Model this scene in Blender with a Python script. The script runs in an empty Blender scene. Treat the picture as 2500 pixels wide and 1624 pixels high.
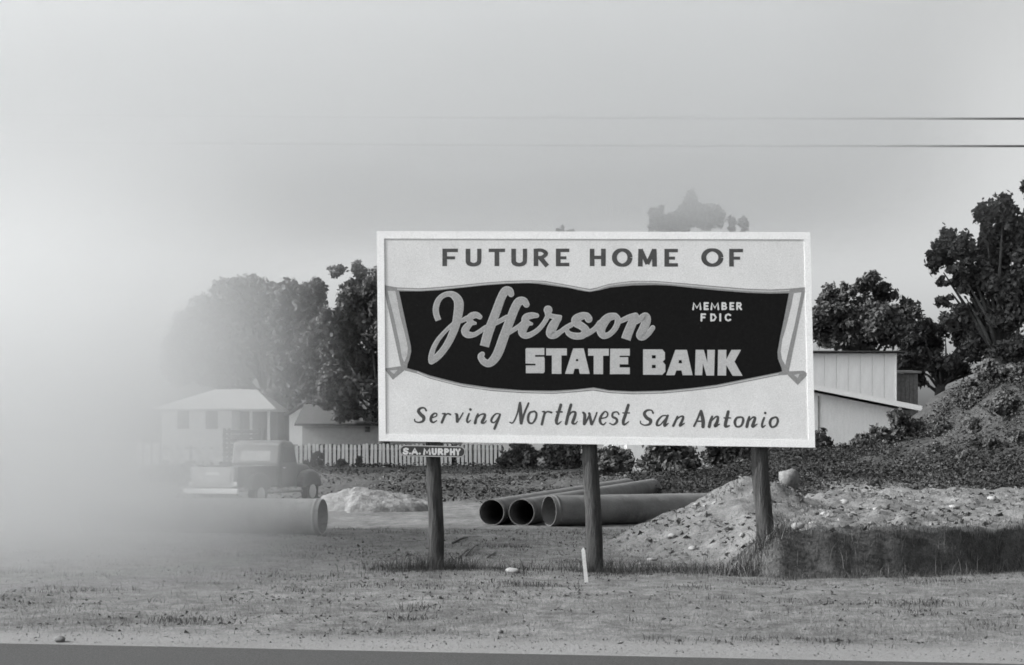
import bpy, math, random
import numpy as np
from mathutils import Vector, Matrix

sc = bpy.context.scene
C = sc.collection
RAD = math.radians

# ---------------------------------------------------------------- camera
EYE = 1.45            # eye height (m)
FPX = 3472.0          # focal length in photograph pixels (50 mm lens)
PX0, PY0 = 1250.0, 1083.0   # horizon column / row in the photograph
cam = bpy.data.cameras.new('camera')
camo = bpy.data.objects.new('camera', cam)
C.objects.link(camo)
camo.location = (0, 0, EYE)
camo.rotation_euler = (math.pi/2, 0, 0)
cam.lens = 50
cam.sensor_width = 36
cam.shift_y = (PY0 - 812.0)/2500.0
cam.clip_end = 6000
sc.camera = camo

# ---------------------------------------------------------------- world, sun, exposure
SUN_EL = RAD(30)
SUN_BETA = RAD(5)     # sun stands to the left, a little in front of the board plane
TOSUN = Vector((-math.cos(SUN_BETA)*math.cos(SUN_EL), -math.sin(SUN_BETA)*math.cos(SUN_EL), math.sin(SUN_EL)))
world = bpy.data.worlds.new('World')
sc.world = world
world.use_nodes = True
nt = world.node_tree
bg = nt.nodes['Background']
sky = nt.nodes.new('ShaderNodeTexSky')
sky.sky_type = 'NISHITA'
sky.sun_disc = False
sky.sun_elevation = SUN_EL
sky.sun_rotation = math.atan2(TOSUN.x, TOSUN.y)
sky.air_density = 1.0
sky.dust_density = 5.0
sky.ozone_density = 1.0
bw = nt.nodes.new('ShaderNodeRGBToBW')          # a black-and-white photograph: the sky keeps its brightness only
nt.links.new(sky.outputs[0], bw.inputs[0])
tint = nt.nodes.new('ShaderNodeMix'); tint.data_type = 'RGBA'; tint.blend_type = 'MULTIPLY'
tint.inputs[0].default_value = 1.0
tint.inputs[7].default_value = (0.978, 0.995, 1.0, 1)
nt.links.new(bw.outputs[0], tint.inputs[6])
nt.links.new(tint.outputs[2], bg.inputs[0])
bg.inputs[1].default_value = 0.15
sun = bpy.data.lights.new('sun', 'SUN')
sun.energy = 2.9
sun.angle = RAD(0.6)
sun.color = (1.0, 0.997, 0.99)
suno = bpy.data.objects.new('sun', sun)
C.objects.link(suno)
suno.rotation_euler = TOSUN.to_track_quat('Z', 'Y').to_euler()
vs = sc.view_settings
vs.view_transform = 'Standard'
vs.look = 'None'
vs.exposure = 1.05
vs.gamma = 1.0
vs.use_curve_mapping = False
cy = sc.cycles
cy.max_bounces = 10
cy.diffuse_bounces = 3
cy.volume_bounces = 5
cy.volume_step_rate = 2.5
cy.volume_max_steps = 128
cy.transparent_max_bounces = 8
cy.filter_width = 1.7
cy.use_denoising = True
cy.sample_clamp_indirect = 4.0

# ---------------------------------------------------------------- helpers
rng = random.Random(7)
nrg = np.random.default_rng(11)

def at(px, py, Y):
    """point at distance Y seen at photograph pixel px,py"""
    return Vector(((px-PX0)/FPX*Y, Y, EYE-(py-PY0)/FPX*Y))
def X_(px, Y): return (px-PX0)/FPX*Y
def Z_(py, Y): return EYE-(py-PY0)/FPX*Y

def mat(name, c, var=0.25, scale=6.0, rough=0.85, bump=0.0, bscale=None, spec=0.25, detail=6, stretch=None, translucent=0.0, spots=None, grain=0.13):
    m = bpy.data.materials.new(name); m.use_nodes = True
    t = m.node_tree; b = t.nodes['Principled BSDF']
    b.inputs['Roughness'].default_value = rough
    b.inputs['Specular IOR Level'].default_value = spec
    tc = t.nodes.new('ShaderNodeTexCoord')
    src = tc.outputs['Object']
    if stretch:
        mp = t.nodes.new('ShaderNodeMapping'); mp.inputs['Scale'].default_value = stretch
        t.links.new(src, mp.inputs[0]); src = mp.outputs[0]
    n = t.nodes.new('ShaderNodeTexNoise'); n.inputs['Scale'].default_value = scale
    n.inputs['Detail'].default_value = detail; n.inputs['Roughness'].default_value = 0.65
    t.links.new(src, n.inputs['Vector'])
    r = t.nodes.new('ShaderNodeMapRange')
    r.inputs['From Min'].default_value = 0.28; r.inputs['From Max'].default_value = 0.72
    r.inputs['To Min'].default_value = c*(1-var); r.inputs['To Max'].default_value = c*(1+var)
    t.links.new(n.outputs[0], r.inputs[0])
    out = r.outputs[0]
    if spots:   # (scale, threshold, colour) worn or dirty specks
        n2 = t.nodes.new('ShaderNodeTexNoise'); n2.inputs['Scale'].default_value = spots[0]; n2.inputs['Detail'].default_value = 5
        t.links.new(src, n2.inputs['Vector'])
        r2 = t.nodes.new('ShaderNodeMapRange'); r2.inputs['From Min'].default_value = spots[1]; r2.inputs['From Max'].default_value = spots[1]+0.08
        t.links.new(n2.outputs[0], r2.inputs[0])
        mx = t.nodes.new('ShaderNodeMix'); mx.data_type = 'FLOAT'
        t.links.new(r2.outputs[0], mx.inputs[0]); t.links.new(out, mx.inputs[2]); mx.inputs[3].default_value = spots[2]
        out = mx.outputs[0]
    if grain:
        ng = t.nodes.new('ShaderNodeTexNoise'); ng.inputs['Scale'].default_value = 85.0; ng.inputs['Detail'].default_value = 3
        t.links.new(tc.outputs['Object'], ng.inputs['Vector'])
        rg = t.nodes.new('ShaderNodeMapRange'); rg.inputs['From Min'].default_value = 0.3; rg.inputs['From Max'].default_value = 0.7
        rg.inputs['To Min'].default_value = 1-grain; rg.inputs['To Max'].default_value = 1+grain
        t.links.new(ng.outputs[0], rg.inputs[0])
        mg = t.nodes.new('ShaderNodeMath'); mg.operation = 'MULTIPLY'; t.links.new(out, mg.inputs[0]); t.links.new(rg.outputs[0], mg.inputs[1]); out = mg.outputs[0]
    t.links.new(out, b.inputs['Base Color'])
    if bump:
        nb = t.nodes.new('ShaderNodeTexNoise'); nb.inputs['Scale'].default_value = bscale or scale*3; nb.inputs['Detail'].default_value = 8
        t.links.new(src, nb.inputs['Vector'])
        bp = t.nodes.new('ShaderNodeBump'); bp.inputs['Strength'].default_value = bump; bp.inputs['Distance'].default_value = 0.03
        t.links.new(nb.outputs[0], bp.inputs['Height']); t.links.new(bp.outputs[0], b.inputs['Normal'])
    if translucent:
        tr = t.nodes.new('ShaderNodeBsdfTranslucent'); t.links.new(out, tr.inputs[0])
        ms = t.nodes.new('ShaderNodeMixShader'); ms.inputs[0].default_value = translucent
        t.links.new(b.outputs[0], ms.inputs[1]); t.links.new(tr.outputs[0], ms.inputs[2])
        t.links.new(ms.outputs[0], t.nodes['Material Output'].inputs[0])
    return m

class MB:
    def __init__(s): s.v = []; s.f = []
    def box(s, x0, x1, y0, y1, z0, z1, M=None):
        i = len(s.v)
        p = [Vector((x, y, z)) for z in (z0, z1) for x, y in ((x0, y0), (x1, y0), (x1, y1), (x0, y1))]
        if M is not None: p = [M @ q for q in p]
        s.v += [tuple(q) for q in p]
        s.f += [tuple(i+k for k in q) for q in ((0,3,2,1),(4,5,6,7),(0,1,5,4),(1,2,6,5),(2,3,7,6),(3,0,4,7))]
        return s
    def poly(s, pts):
        i = len(s.v); s.v += [tuple(p) for p in pts]; s.f.append(tuple(range(i, i+len(pts)))); return s
    def hexa(s, p):     # 8 points: bottom 4, top 4
        i = len(s.v); s.v += [tuple(q) for q in p]
        s.f += [tuple(i+k for k in q) for q in ((0,3,2,1),(4,5,6,7),(0,1,5,4),(1,2,6,5),(2,3,7,6),(3,0,4,7))]
        return s
    def prism(s, pts, d):   # polygon extruded by vector d
        n = len(pts); i = len(s.v); d = Vector(d)
        s.v += [tuple(p) for p in pts] + [tuple(Vector(p)+d) for p in pts]
        s.f.append(tuple(i+k for k in reversed(range(n)))); s.f.append(tuple(i+n+k for k in range(n)))
        for k in range(n):
            j = (k+1) % n; s.f.append((i+k, i+j, i+n+j, i+n+k))
        return s
    def tube(s, pts, radii, n=12, caps=True):
        pts = [Vector(p) for p in pts]; i0 = len(s.v); up = None
        for k, p in enumerate(pts):
            d = (pts[min(k+1, len(pts)-1)]-pts[max(k-1, 0)]).normalized()
            if up is None: up = Vector((0,0,1)) if abs(d.z) < 0.9 else Vector((1,0,0))
            a = d.cross(up).normalized(); b = a.cross(d).normalized(); up = b
            for q in range(n):
                t = 2*math.pi*q/n
                s.v.append(tuple(p + (a*math.cos(t)+b*math.sin(t))*radii[k]))
        for k in range(len(pts)-1):
            for q in range(n):
                r = (q+1) % n; o = i0+k*n
                s.f.append((o+q, o+r, o+n+r, o+n+q))
        if caps:
            s.f.append(tuple(i0+q for q in reversed(range(n)))); o = i0+(len(pts)-1)*n
            s.f.append(tuple(o+q for q in range(n)))
        return s
    def build(s, name, m, parent=None, smooth=False, bevel=0.0):
        me = bpy.data.meshes.new(name); me.from_pydata(s.v, [], s.f); me.update()
        if m: me.materials.append(m)
        if smooth: me.polygons.foreach_set('use_smooth', [True]*len(me.polygons))
        o = bpy.data.objects.new(name, me); C.objects.link(o)
        if parent is not None: o.parent = parent; o.matrix_parent_inverse = parent.matrix_world.inverted() if False else Matrix()
        if bevel:
            bv = o.modifiers.new('bevel', 'BEVEL'); bv.width = bevel; bv.segments = 2; bv.limit_method = 'ANGLE'
        return o

def tag(o, label=None, cat=None, group=None, kind=None):
    if label: o['label'] = label
    if cat: o['category'] = cat
    if group: o['group'] = group
    if kind: o['kind'] = kind
    return o
def thing(name, label, cat, loc=(0,0,0), group=None, rz=0):
    o = bpy.data.objects.new(name, None); C.objects.link(o)
    o.location = loc; o.rotation_euler = (0, 0, rz); o.empty_display_size = 0.3
    return tag(o, label, cat, group)
def local(root, pts):       # world points -> coordinates of an unrotated thing
    return [Vector(p)-Vector(root.location) for p in pts]

def np_mesh(name, V, F, m, parent=None, smooth=False):
    V = np.asarray(V, dtype=np.float32); F = np.asarray(F, dtype=np.int32)
    me = bpy.data.meshes.new(name); k = F.shape[1]
    me.vertices.add(len(V)); me.vertices.foreach_set('co', V.ravel())
    me.loops.add(F.size); me.loops.foreach_set('vertex_index', F.ravel())
    me.polygons.add(len(F)); me.polygons.foreach_set('loop_start', np.arange(0, F.size, k, dtype=np.int32))
    me.polygons.foreach_set('loop_total', np.full(len(F), k, dtype=np.int32))
    if smooth: me.polygons.foreach_set('use_smooth', np.ones(len(F), dtype=bool))
    me.update(calc_edges=True); me.validate()
    if m: me.materials.append(m)
    o = bpy.data.objects.new(name, me); C.objects.link(o)
    if parent is not None: o.parent = parent
    return o

# value noise, vectorised
_perm = nrg.permutation(1024)
_val = nrg.random(1024)
def vnoise(x, y, seed=0):
    xi = np.floor(x).astype(int); yi = np.floor(y).astype(int)
    xf = x-xi; yf = y-yi
    u = xf*xf*(3-2*xf); v = yf*yf*(3-2*yf)
    def h(a, b): return _val[_perm[(_perm[(a+seed*17) & 1023]+b) & 1023]]
    return (h(xi, yi)*(1-u)+h(xi+1, yi)*u)*(1-v)+(h(xi, yi+1)*(1-u)+h(xi+1, yi+1)*u)*v
def fbm(x, y, o=4, seed=0):
    s = 0; a = 0.5; t = 0
    for k in range(o):
        s = s+a*vnoise(x*2**k+3.7*k, y*2**k-1.9*k, seed+k); t += a; a *= 0.55
    return s/t-0.5
def sstep(a, b, x):
    t = np.clip((x-a)/(b-a), 0, 1); return t*t*(3-2*t)

# ---------------------------------------------------------------- terrain
ROADX0, ROADY0, ROADS = 0.0, 9.906, -0.137       # the road's edge: Y = 9.906 - 0.137 X
def road_edge(X): return ROADY0+ROADS*X
BANKX = [2.2, 2.92, 4.24, 5.1, 6.1, 7.5, 9.0, 14, 40]
BANKY = [16.4, 15.50, 15.66, 15.95, 16.6, 17.2, 17.6, 18, 20]
HILLX = [4.0, 7.0, 9.5, 11.4, 12.7, 13.8, 15.4, 22, 40]
HILLA = [0.0, 0.35, 0.65, 0.85, 1.35, 2.5, 3.1, 3.6, 3.0]
def height(X, Y):
    """terrain height and soil zones (pale spoil, dark weedy soil, shade painted on the cut bank)"""
    X = np.asarray(X, float); Y = np.asarray(Y, float)
    h = 0.05*fbm(X*0.35, Y*0.35, 3, 1)+0.035*fbm(X*1.7, Y*1.7, 3, 2)+0.022*fbm(X*7, Y*7, 2, 3)
    near = sstep(0.15, 1.4, Y-road_edge(X))
    h = h*near
    # bank and plateau of spoil on the right
    by = np.interp(X, BANKX, BANKY)+0.20*fbm(X*1.6, X*0+3, 4, 5)
    wx_ = X-0.62*np.clip(Y-20.5, 0, 8)
    w = sstep(2.35, 3.1, wx_)
    plat = 0.45*sstep(0.0, 0.26, Y-by)*w*(1-0.5*sstep(30, 38, Y))
    plat = plat+0.12*sstep(0.3, 6.0, Y-by)*w*(1-sstep(26, 32, Y))
    # loose heap by the right post
    dx = np.where(X < 3.35, (X-3.35)/1.95, (X-3.35)/3.4); dy = np.where(Y < 20.4, (Y-20.4)/3.6, (Y-20.4)/2.6)
    d = np.sqrt(dx*dx+dy*dy)
    heap = 0.93*np.clip(1.06-np.sqrt(d*d+0.012), 0, 1)
    heap = heap*(1-0.45*sstep(0.2, 1.4, X-3.4))
    k = np.maximum(plat, heap)+0.10*np.minimum(plat, heap)
    rough = sstep(0.02, 0.25, k)
    h = h+k+rough*(0.16*fbm(X*1.4, Y*1.4, 3, 8)+0.15*fbm(X*3.6, Y*3.6, 3, 9)+0.08*fbm(X*10, Y*10, 2, 10))
    # weedy rise towards the fence
    berm = 0.40*sstep(33, 58, Y)+0.10*sstep(31, 34, Y)
    bn = sstep(32, 36, Y)*(1-sstep(59, 62, Y))
    h = h+berm+bn*(0.35*fbm(X*0.5, Y*0.5, 4, 12))*sstep(-4, 0, X+0.07*Y)
    # slight dip where the truck stands
    h = h-0.36*np.exp(-((X+6.6)/2.6)**4-((Y-37.6)/3.4)**4)
    # tall overgrown spoil bank, far right
    A = np.interp(X, HILLX, HILLA)
    g = sstep(29, 42.5, Y+1.2*fbm(X*0.4, Y*0.4, 2, 20))*(1-0.55*sstep(45, 52, Y))
    hill = A*g
    hr = sstep(0.15, 0.9, hill)
    h = h+hill+hr*(0.55*fbm(X*0.55, Y*0.55, 4, 14)+0.25*fbm(X*2.2, Y*2.2, 3, 15))
    # shallow ditch line in front of the hill
    h = h-0.12*np.exp(-((Y-29.5)/1.2)**2)*sstep(4, 6, X)
    # far ground rolls up to a low horizon
    h = h+0.25*sstep(60, 90, Y)+2.0*sstep(120, 700, Y)*(0.6+fbm(X*0.01, Y*0.01, 2, 30))
    # the roadside drops a little towards the asphalt
    h = h-0.004-0.03*(1-sstep(-0.4, 0.0, Y-road_edge(X)))
    pale = rough*(0.55+0.9*fbm(X*0.8, Y*0.8, 3, 40))*(1-sstep(25, 30, Y))
    facing = sstep(0.0, 0.05, Y-by+0.25)*(1-sstep(0.30, 0.50, Y-by))*w     # cut bank face: shade painted in as dark soil, beside its weeds
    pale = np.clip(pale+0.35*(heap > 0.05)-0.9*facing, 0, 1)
    shoulder = (1-sstep(0.35, 1.0, Y-road_edge(X)+0.35*fbm(X*1.1, Y*1.1, 3, 41)))
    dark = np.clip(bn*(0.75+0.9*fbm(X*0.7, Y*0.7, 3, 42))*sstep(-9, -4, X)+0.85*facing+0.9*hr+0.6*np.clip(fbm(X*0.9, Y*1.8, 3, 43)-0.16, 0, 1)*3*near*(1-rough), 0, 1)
    return h, pale, dark, shoulder
def gz(x, y): return float(height(np.array([x]), np.array([y]))[0][0])

def lines(a, b, step, lo, hi, grow=1.12):
    v = list(np.arange(a, b+1e-6, step)); s = step; x = v[-1]
    while x < hi: s *= grow; x += s; v.append(x)
    s = step; x = v[0]
    while x > lo: s *= grow; x -= s; v.insert(0, x)
    return np.array(v)
def terrain_material():
    m = bpy.data.materials.new('soil'); m.use_nodes = True
    t = m.node_tree; b = t.nodes['Principled BSDF']; b.inputs['Roughness'].default_value = 0.95; b.inputs['Specular IOR Level'].default_value = 0.15
    tc = t.nodes.new('ShaderNodeTexCoord')
    def noise(scale, detail=8, rough=0.7, st=None):
        n = t.nodes.new('ShaderNodeTexNoise'); n.inputs['Scale'].default_value = scale; n.inputs['Detail'].default_value = detail; n.inputs['Roughness'].default_value = rough
        s = tc.outputs['Object']
        if st:
            mp = t.nodes.new('ShaderNodeMapping'); mp.inputs['Scale'].default_value = st; t.links.new(s, mp.inputs[0]); s = mp.outputs[0]
        t.links.new(s, n.inputs['Vector']); return n.outputs[0]
    def rng_(src, a, b_, c, d):
        r = t.nodes.new('ShaderNodeMapRange'); r.inputs['From Min'].default_value = a; r.inputs['From Max'].default_value = b_
        r.inputs['To Min'].default_value = c; r.inputs['To Max'].default_value = d; t.links.new(src, r.inputs[0]); return r.outputs[0]
    def mixf(f, a, b_):
        x = t.nodes.new('ShaderNodeMix'); x.data_type = 'FLOAT'
        t.links.new(f, x.inputs[0]); t.links.new(a, x.inputs[2]); t.links.new(b_, x.inputs[3]); return x.outputs[0]
    def attr(n):
        a = t.nodes.new('ShaderNodeAttribute'); a.attribute_name = n; return a.outputs['Fac']
    def mul(a, b_):
        x = t.nodes.new('ShaderNodeMath'); x.operation = 'MULTIPLY'; t.links.new(a, x.inputs[0]); t.links.new(b_, x.inputs[1]); return x.outputs[0]
    fine = noise(46, 6, 0.8); mid = noise(4.2, 7, 0.7, (1.0, 0.9, 1)); big = noise(0.7, 4, 0.6)
    lawn = mul(mul(rng_(mid, 0.3, 0.7, 0.06, 0.185), rng_(fine, 0.32, 0.68, 0.4, 1.6)), rng_(big, 0.3, 0.7, 0.8, 1.2))
    pale = mul(rng_(mid, 0.3, 0.7, 0.095, 0.20), rng_(fine, 0.3, 0.7, 0.55, 1.45))
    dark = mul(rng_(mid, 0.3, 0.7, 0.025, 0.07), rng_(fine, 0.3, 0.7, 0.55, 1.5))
    grav = mul(rng_(big, 0.3, 0.7, 0.16, 0.20), rng_(fine, 0.3, 0.7, 0.8, 1.2))
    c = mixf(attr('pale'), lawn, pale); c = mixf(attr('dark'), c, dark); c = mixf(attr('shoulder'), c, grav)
    t.links.new(c, b.inputs['Base Color'])
    bp = t.nodes.new('ShaderNodeBump'); bp.inputs['Strength'].default_value = 0.8; bp.inputs['Distance'].default_value = 0.03
    t.links.new(noise(22, 8, 0.75), bp.inputs['Height']); t.links.new(bp.outputs[0], b.inputs['Normal'])
    return m
M_SOIL = terrain_material()
gx = lines(-7.6, 8.4, 0.065, -2500, 2500, 1.10)
gy = lines(9.2, 22.5, 0.065, 9.1, 3500, 1.035)
GX, GY = np.meshgrid(gx, gy)
# rows bend with the road so that the near border follows its edge
YY = np.where(GY < 24, GY+ROADS*np.clip(GX, -12, 12)*(1-sstep(9.2, 24, GY)), GY)
hh, zp, zd, zs = height(GX, YY)
V = np.stack([GX.ravel(), YY.ravel(), hh.ravel()], 1)
nx, ny = len(gx), len(gy)
ii = (np.arange(ny-1)[:, None]*nx+np.arange(nx-1)[None, :]).ravel()
F = np.stack([ii, ii+1, ii+nx+1, ii+nx], 1)
ground = np_mesh('ground', V, F, M_SOIL, smooth=True)
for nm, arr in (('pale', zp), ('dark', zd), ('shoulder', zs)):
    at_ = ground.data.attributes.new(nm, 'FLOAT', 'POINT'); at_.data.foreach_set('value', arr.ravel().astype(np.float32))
tag(ground, 'rough vacant lot of patchy mown grass and bare dirt', None, None, 'structure')

# road: asphalt sheet under the camera up to the roadside
M_ROAD = mat('asphalt', 0.036, 0.5, 60, 0.9, 0.35, 120, spec=0.3, spots=(2.2, 0.62, 0.033), grain=0.35)
def road_pts(y_off, z, n=160, amp=0.02):
    out = []
    for k in range(n+1):
        x = -40+80*k/n
        out.append((x, road_edge(x)+y_off+amp*(math.sin(x*5.1)+math.sin(x*2.3+1)+math.sin(x*11.7))/2, z))
    return out
r = MB()
e = road_pts(0.0, -0.006)
n_ = len(e)
r.v = [(x, y, z) for x, y, z in e]+[(x, -6+ROADS*x, 0.03) for x, y, z in e]+[(x, 3+ROADS*x, 0.04) for x, y, z in e]
for k in range(n_-1):
    r.f.append((2*n_+k, 2*n_+k+1, k+1, k)); r.f.append((n_+k, n_+k+1, 2*n_+k+1, 2*n_+k))
road = r.build('road', M_ROAD); tag(road, 'grey asphalt road along the bottom of the view', None, None, 'structure')

# ---------------------------------------------------------------- grass and weeds (stuff)
M_GRASS = mat('grass', 0.13, 0.4, 1.3, 0.8, spec=0.2, translucent=0.25)
M_WEED = mat('dark_weed', 0.045, 0.45, 2.0, 0.8, spec=0.2, translucent=0.25)
M_STRAW = mat('dry_grass', 0.22, 0.35, 2.0, 0.8, spec=0.2, translucent=0.25)
def blades(name, pts, hmin, hmax, width, m, lean=0.5, label=None, two=False):
    pts = np.asarray(pts); n = len(pts)
    z = height(pts[:, 0], pts[:, 1])[0]
    a = nrg.random(n)*2*math.pi; hgt = hmin+(hmax-hmin)*nrg.random(n)**1.8
    l = lean*nrg.random(n)*hgt; da = nrg.random(n)*2*math.pi
    wx = np.cos(a)*width*(0.6+0.8*nrg.random(n)); wy = np.sin(a)*width*(0.6+0.8*nrg.random(n))
    tipx = pts[:, 0]+np.cos(da)*l; tipy = pts[:, 1]+np.sin(da)*l
    b0 = np.stack([pts[:, 0]-wx/2, pts[:, 1]-wy/2, z-0.02], 1); b1 = np.stack([pts[:, 0]+wx/2, pts[:, 1]+wy/2, z-0.02], 1)
    if two:
        mx_ = pts[:, 0]+np.cos(da)*l*0.3; my_ = pts[:, 1]+np.sin(da)*l*0.3
        m0 = np.stack([mx_-wx*0.4, my_-wy*0.4, z+hgt*0.55], 1); m1 = np.stack([mx_+wx*0.4, my_+wy*0.4, z+hgt*0.55], 1)
        tp = np.stack([tipx, tipy, z+hgt], 1)
        Vv = np.stack([b0, b1, m1, m0, tp], 1).reshape(-1, 3); i = np.arange(n)*5
        Ff = np.concatenate([np.stack([i, i+1, i+2], 1), np.stack([i, i+2, i+3], 1), np.stack([i+3, i+2, i+4], 1)])
    else:
        tp = np.stack([tipx, tipy, z+hgt], 1)
        Vv = np.stack([b0, b1, tp], 1).reshape(-1, 3); i = np.arange(n)*3
        Ff = np.stack([i, i+1, i+2], 1)
    o = np_mesh(name, Vv, Ff, m); tag(o, label, None, None, 'stuff'); return o
def scatter(n, y0, y1, fx=0.40, keep=None, dens=None):
    Y = y0+(y1-y0)*nrg.random(n)**1.0; X = (nrg.random(n)*2-1)*fx*Y
    k = np.ones(n, bool)
    if dens is not None: k = nrg.random(n) < dens(X, Y)
    return np.stack([X[k], Y[k]], 1)
def lawn_d(X, Y):
    z = height(X, Y)
    d = np.clip(0.45+2.2*fbm(X*1.1, Y*2.0, 3, 60), 0.04, 1)
    return d*(1-0.85*z[1])*(1-0.97*z[3])
blades('grass', scatter(150000, 9.4, 24, 0.40, dens=lawn_d), 0.012, 0.055, 0.006, M_GRASS, 1.2, 'short patchy grey grass over the lot')
blades('dry_grass', scatter(60000, 9.6, 24, 0.40, dens=lambda X, Y: np.clip(0.2+2.6*fbm(X*0.8, Y*1.7, 3, 65), 0, 1)*(1-height(X, Y)[3])), 0.015, 0.07, 0.005, M_STRAW, 1.4, 'dry pale grass stems among the turf')
def clump_d(X, Y):
    z = height(X, Y)
    return np.clip((fbm(X*1.1, Y*2.3, 3, 43)-0.12)*5, 0, 1)*(1-z[3])*(1-z[1])
blades('weeds', scatter(160000, 9.8, 24, 0.40, dens=clump_d), 0.012, 0.07, 0.006, M_WEED, 1.4, 'dark weed clumps dotted over the grass', two=True)
def crumbs(name, pts, smin, smax, m, label, lift=0.0):
    """small angular clods or leaf scraps lying on the ground, thrown about at random"""
    pts = np.asarray(pts); n = len(pts); z = height(pts[:, 0], pts[:, 1])[0]
    s_ = smin+(smax-smin)*nrg.random(n)**2.5
    c = np.stack([pts[:, 0], pts[:, 1], z+s_*0.15+lift*nrg.random(n)], 1)
    off = nrg.normal(size=(n, 4, 3)); off /= np.linalg.norm(off, axis=2)[:, :, None]
    off[:, 3, 2] = np.abs(off[:, 3, 2])+0.3; off[:, :3, 2] *= 0.5
    Vv = (c[:, None, :]+off*s_[:, None, None]*np.array((1, 1, .75))).reshape(-1, 3); i = np.arange(n)*4
    Ff = np.concatenate([np.stack([i, i+1, i+2], 1), np.stack([i, i+1, i+3], 1), np.stack([i+1, i+2, i+3], 1), np.stack([i, i+2, i+3], 1)])
    o = np_mesh(name, Vv, Ff, m); tag(o, label, None, None, 'stuff'); return o
M_CLOD = mat('loose_soil', 0.14, 0.5, 3, 0.95, spec=0.1)
M_CLODD = mat('dark_soil', 0.06, 0.5, 3, 0.95, spec=0.1)
def spoil_d(X, Y): return np.clip(height(X, Y)[1]*1.2, 0, 1)*np.clip(0.5+2.5*fbm(X*1.3, Y*1.3, 3, 90), 0.05, 1)
crumbs('loose_clods', scatter(26000, 15.2, 29, 0.40, dens=spoil_d), 0.008, 0.065, M_CLOD, 'loose clods over the spoil heap and the flat beside it')
crumbs('dark_clods', scatter(7000, 15.2, 29, 0.40, dens=spoil_d), 0.008, 0.075, M_CLODD, 'dark clods and roots over the spoil heap')
crumbs('soil_crumbs', scatter(26000, 9.9, 24, 0.40, dens=lambda X, Y: (1-height(X, Y)[3])*np.clip(0.35+2.5*fbm(X*0.9, Y*2, 3, 92), 0.03, 1)), 0.006, 0.03, M_CLODD, 'dark crumbs of soil among the turf')
crumbs('road_gravel', scatter(9000, 9.0, 11.4, 0.42, dens=lambda X, Y: height(X, Y)[3]*(Y > road_edge(X)+0.02)), 0.003, 0.014, M_CLOD, 'fine gravel along the road edge')
# weeds on the cut bank
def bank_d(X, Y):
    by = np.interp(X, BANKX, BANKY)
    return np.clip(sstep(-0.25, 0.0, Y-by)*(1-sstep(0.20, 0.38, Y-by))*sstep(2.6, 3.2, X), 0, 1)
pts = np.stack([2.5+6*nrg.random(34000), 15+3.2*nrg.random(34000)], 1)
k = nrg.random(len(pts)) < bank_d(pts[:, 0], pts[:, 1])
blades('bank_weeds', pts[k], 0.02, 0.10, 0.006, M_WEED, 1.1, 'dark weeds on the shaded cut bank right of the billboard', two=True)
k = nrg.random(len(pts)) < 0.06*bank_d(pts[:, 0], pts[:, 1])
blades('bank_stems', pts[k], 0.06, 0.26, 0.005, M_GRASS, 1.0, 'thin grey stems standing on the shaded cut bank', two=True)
def heap_d(X, Y):
    z = height(X, Y); return z[1]*np.clip((fbm(X*1.1, Y*1.1, 3, 70)-0.02)*3.5, 0, 0.7)
blades('heap_weeds', scatter(60000, 15.5, 28, 0.40, dens=heap_d), 0.015, 0.08, 0.007, M_WEED, 1.2, 'sparse weeds growing on the loose spoil heap', two=True)
# rough growth on the rise by the fence and on the far bank
def rise_d(X, Y):
    return np.clip(0.40+2.2*fbm(X*0.6, Y*0.6, 3, 72), 0.02, 1)*sstep(32, 34, Y+0.4*np.clip(-X-2, 0, 6))
crumbs('rough_growth', scatter(60000, 31, 60, 0.24, dens=rise_d), 0.015, 0.09, M_WEED, 'dark rough growth on the rise below the picket fence', 0.14)
crumbs('dry_growth', scatter(16000, 31, 60, 0.24, dens=lambda X, Y: rise_d(X+7, Y)), 0.02, 0.09, M_GRASS, 'grey dry growth on the rise below the picket fence', 0.12)
fp = np.stack([-10.6+10.2*nrg.random(12000), 60.4+2.4*nrg.random(12000)], 1)
crumbs('fence_growth', fp, 0.03, 0.13, M_WEED, 'dark growth standing behind the white picket fence', 0.85)
pts = np.stack([3.5+17*nrg.random(190000), 29.5+15*nrg.random(190000)], 1)
k = nrg.random(len(pts)) < np.clip(0.55+2.4*fbm(pts[:, 0]*0.5, pts[:, 1]*0.5, 3, 74), 0.10, 1)
crumbs('bank_scrub', pts[k], 0.015, 0.085, M_WEED, 'dark scrub covering the tall spoil bank at the right', 0.28)
k = nrg.random(len(pts)) < np.clip(2.4*fbm(pts[:, 0]*0.4+9, pts[:, 1]*0.4, 3, 75), 0.0, 0.5)
crumbs('dry_scrub', pts[k], 0.015, 0.07, M_GRASS, 'grey dry growth scattered on the tall spoil bank', 0.2)

# ---------------------------------------------------------------- billboard
BY, BS = 16.09, -0.09          # front plane of the board: Y = BY + BS*(X-0.95)
M_BOARD = mat('sign_white', 0.56, 0.08, 1.6, 0.6, 0.05, 60, spec=0.3, spots=(7.0, 0.70, 0.5))
M_FRAME = mat('frame_white', 0.70, 0.04, 5.0, 0.55, spec=0.35)
M_DARK = mat('sign_black', 0.006, 0.35, 30, 0.75, spec=0.08, spots=(45, 0.70, 0.035))
M_EDGE = mat('sign_border_grey', 0.21, 0.14, 30, 0.7)
M_RIB = mat('sign_ribbon_grey', 0.40, 0.12, 9, 0.7)
M_RIBR = mat('sign_ribbon_pale', 0.52, 0.06, 9, 0.7)
M_LET = mat('sign_letter_grey', 0.27, 0.14, 35, 0.7)
M_LETE = mat('sign_letter_edge', 0.38, 0.1, 35, 0.7)
M_BLK = mat('sign_letter_dark', 0.055, 0.25, 25, 0.7)
M_PALE = mat('sign_letter_pale', 0.5, 0.1, 35, 0.7)
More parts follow.
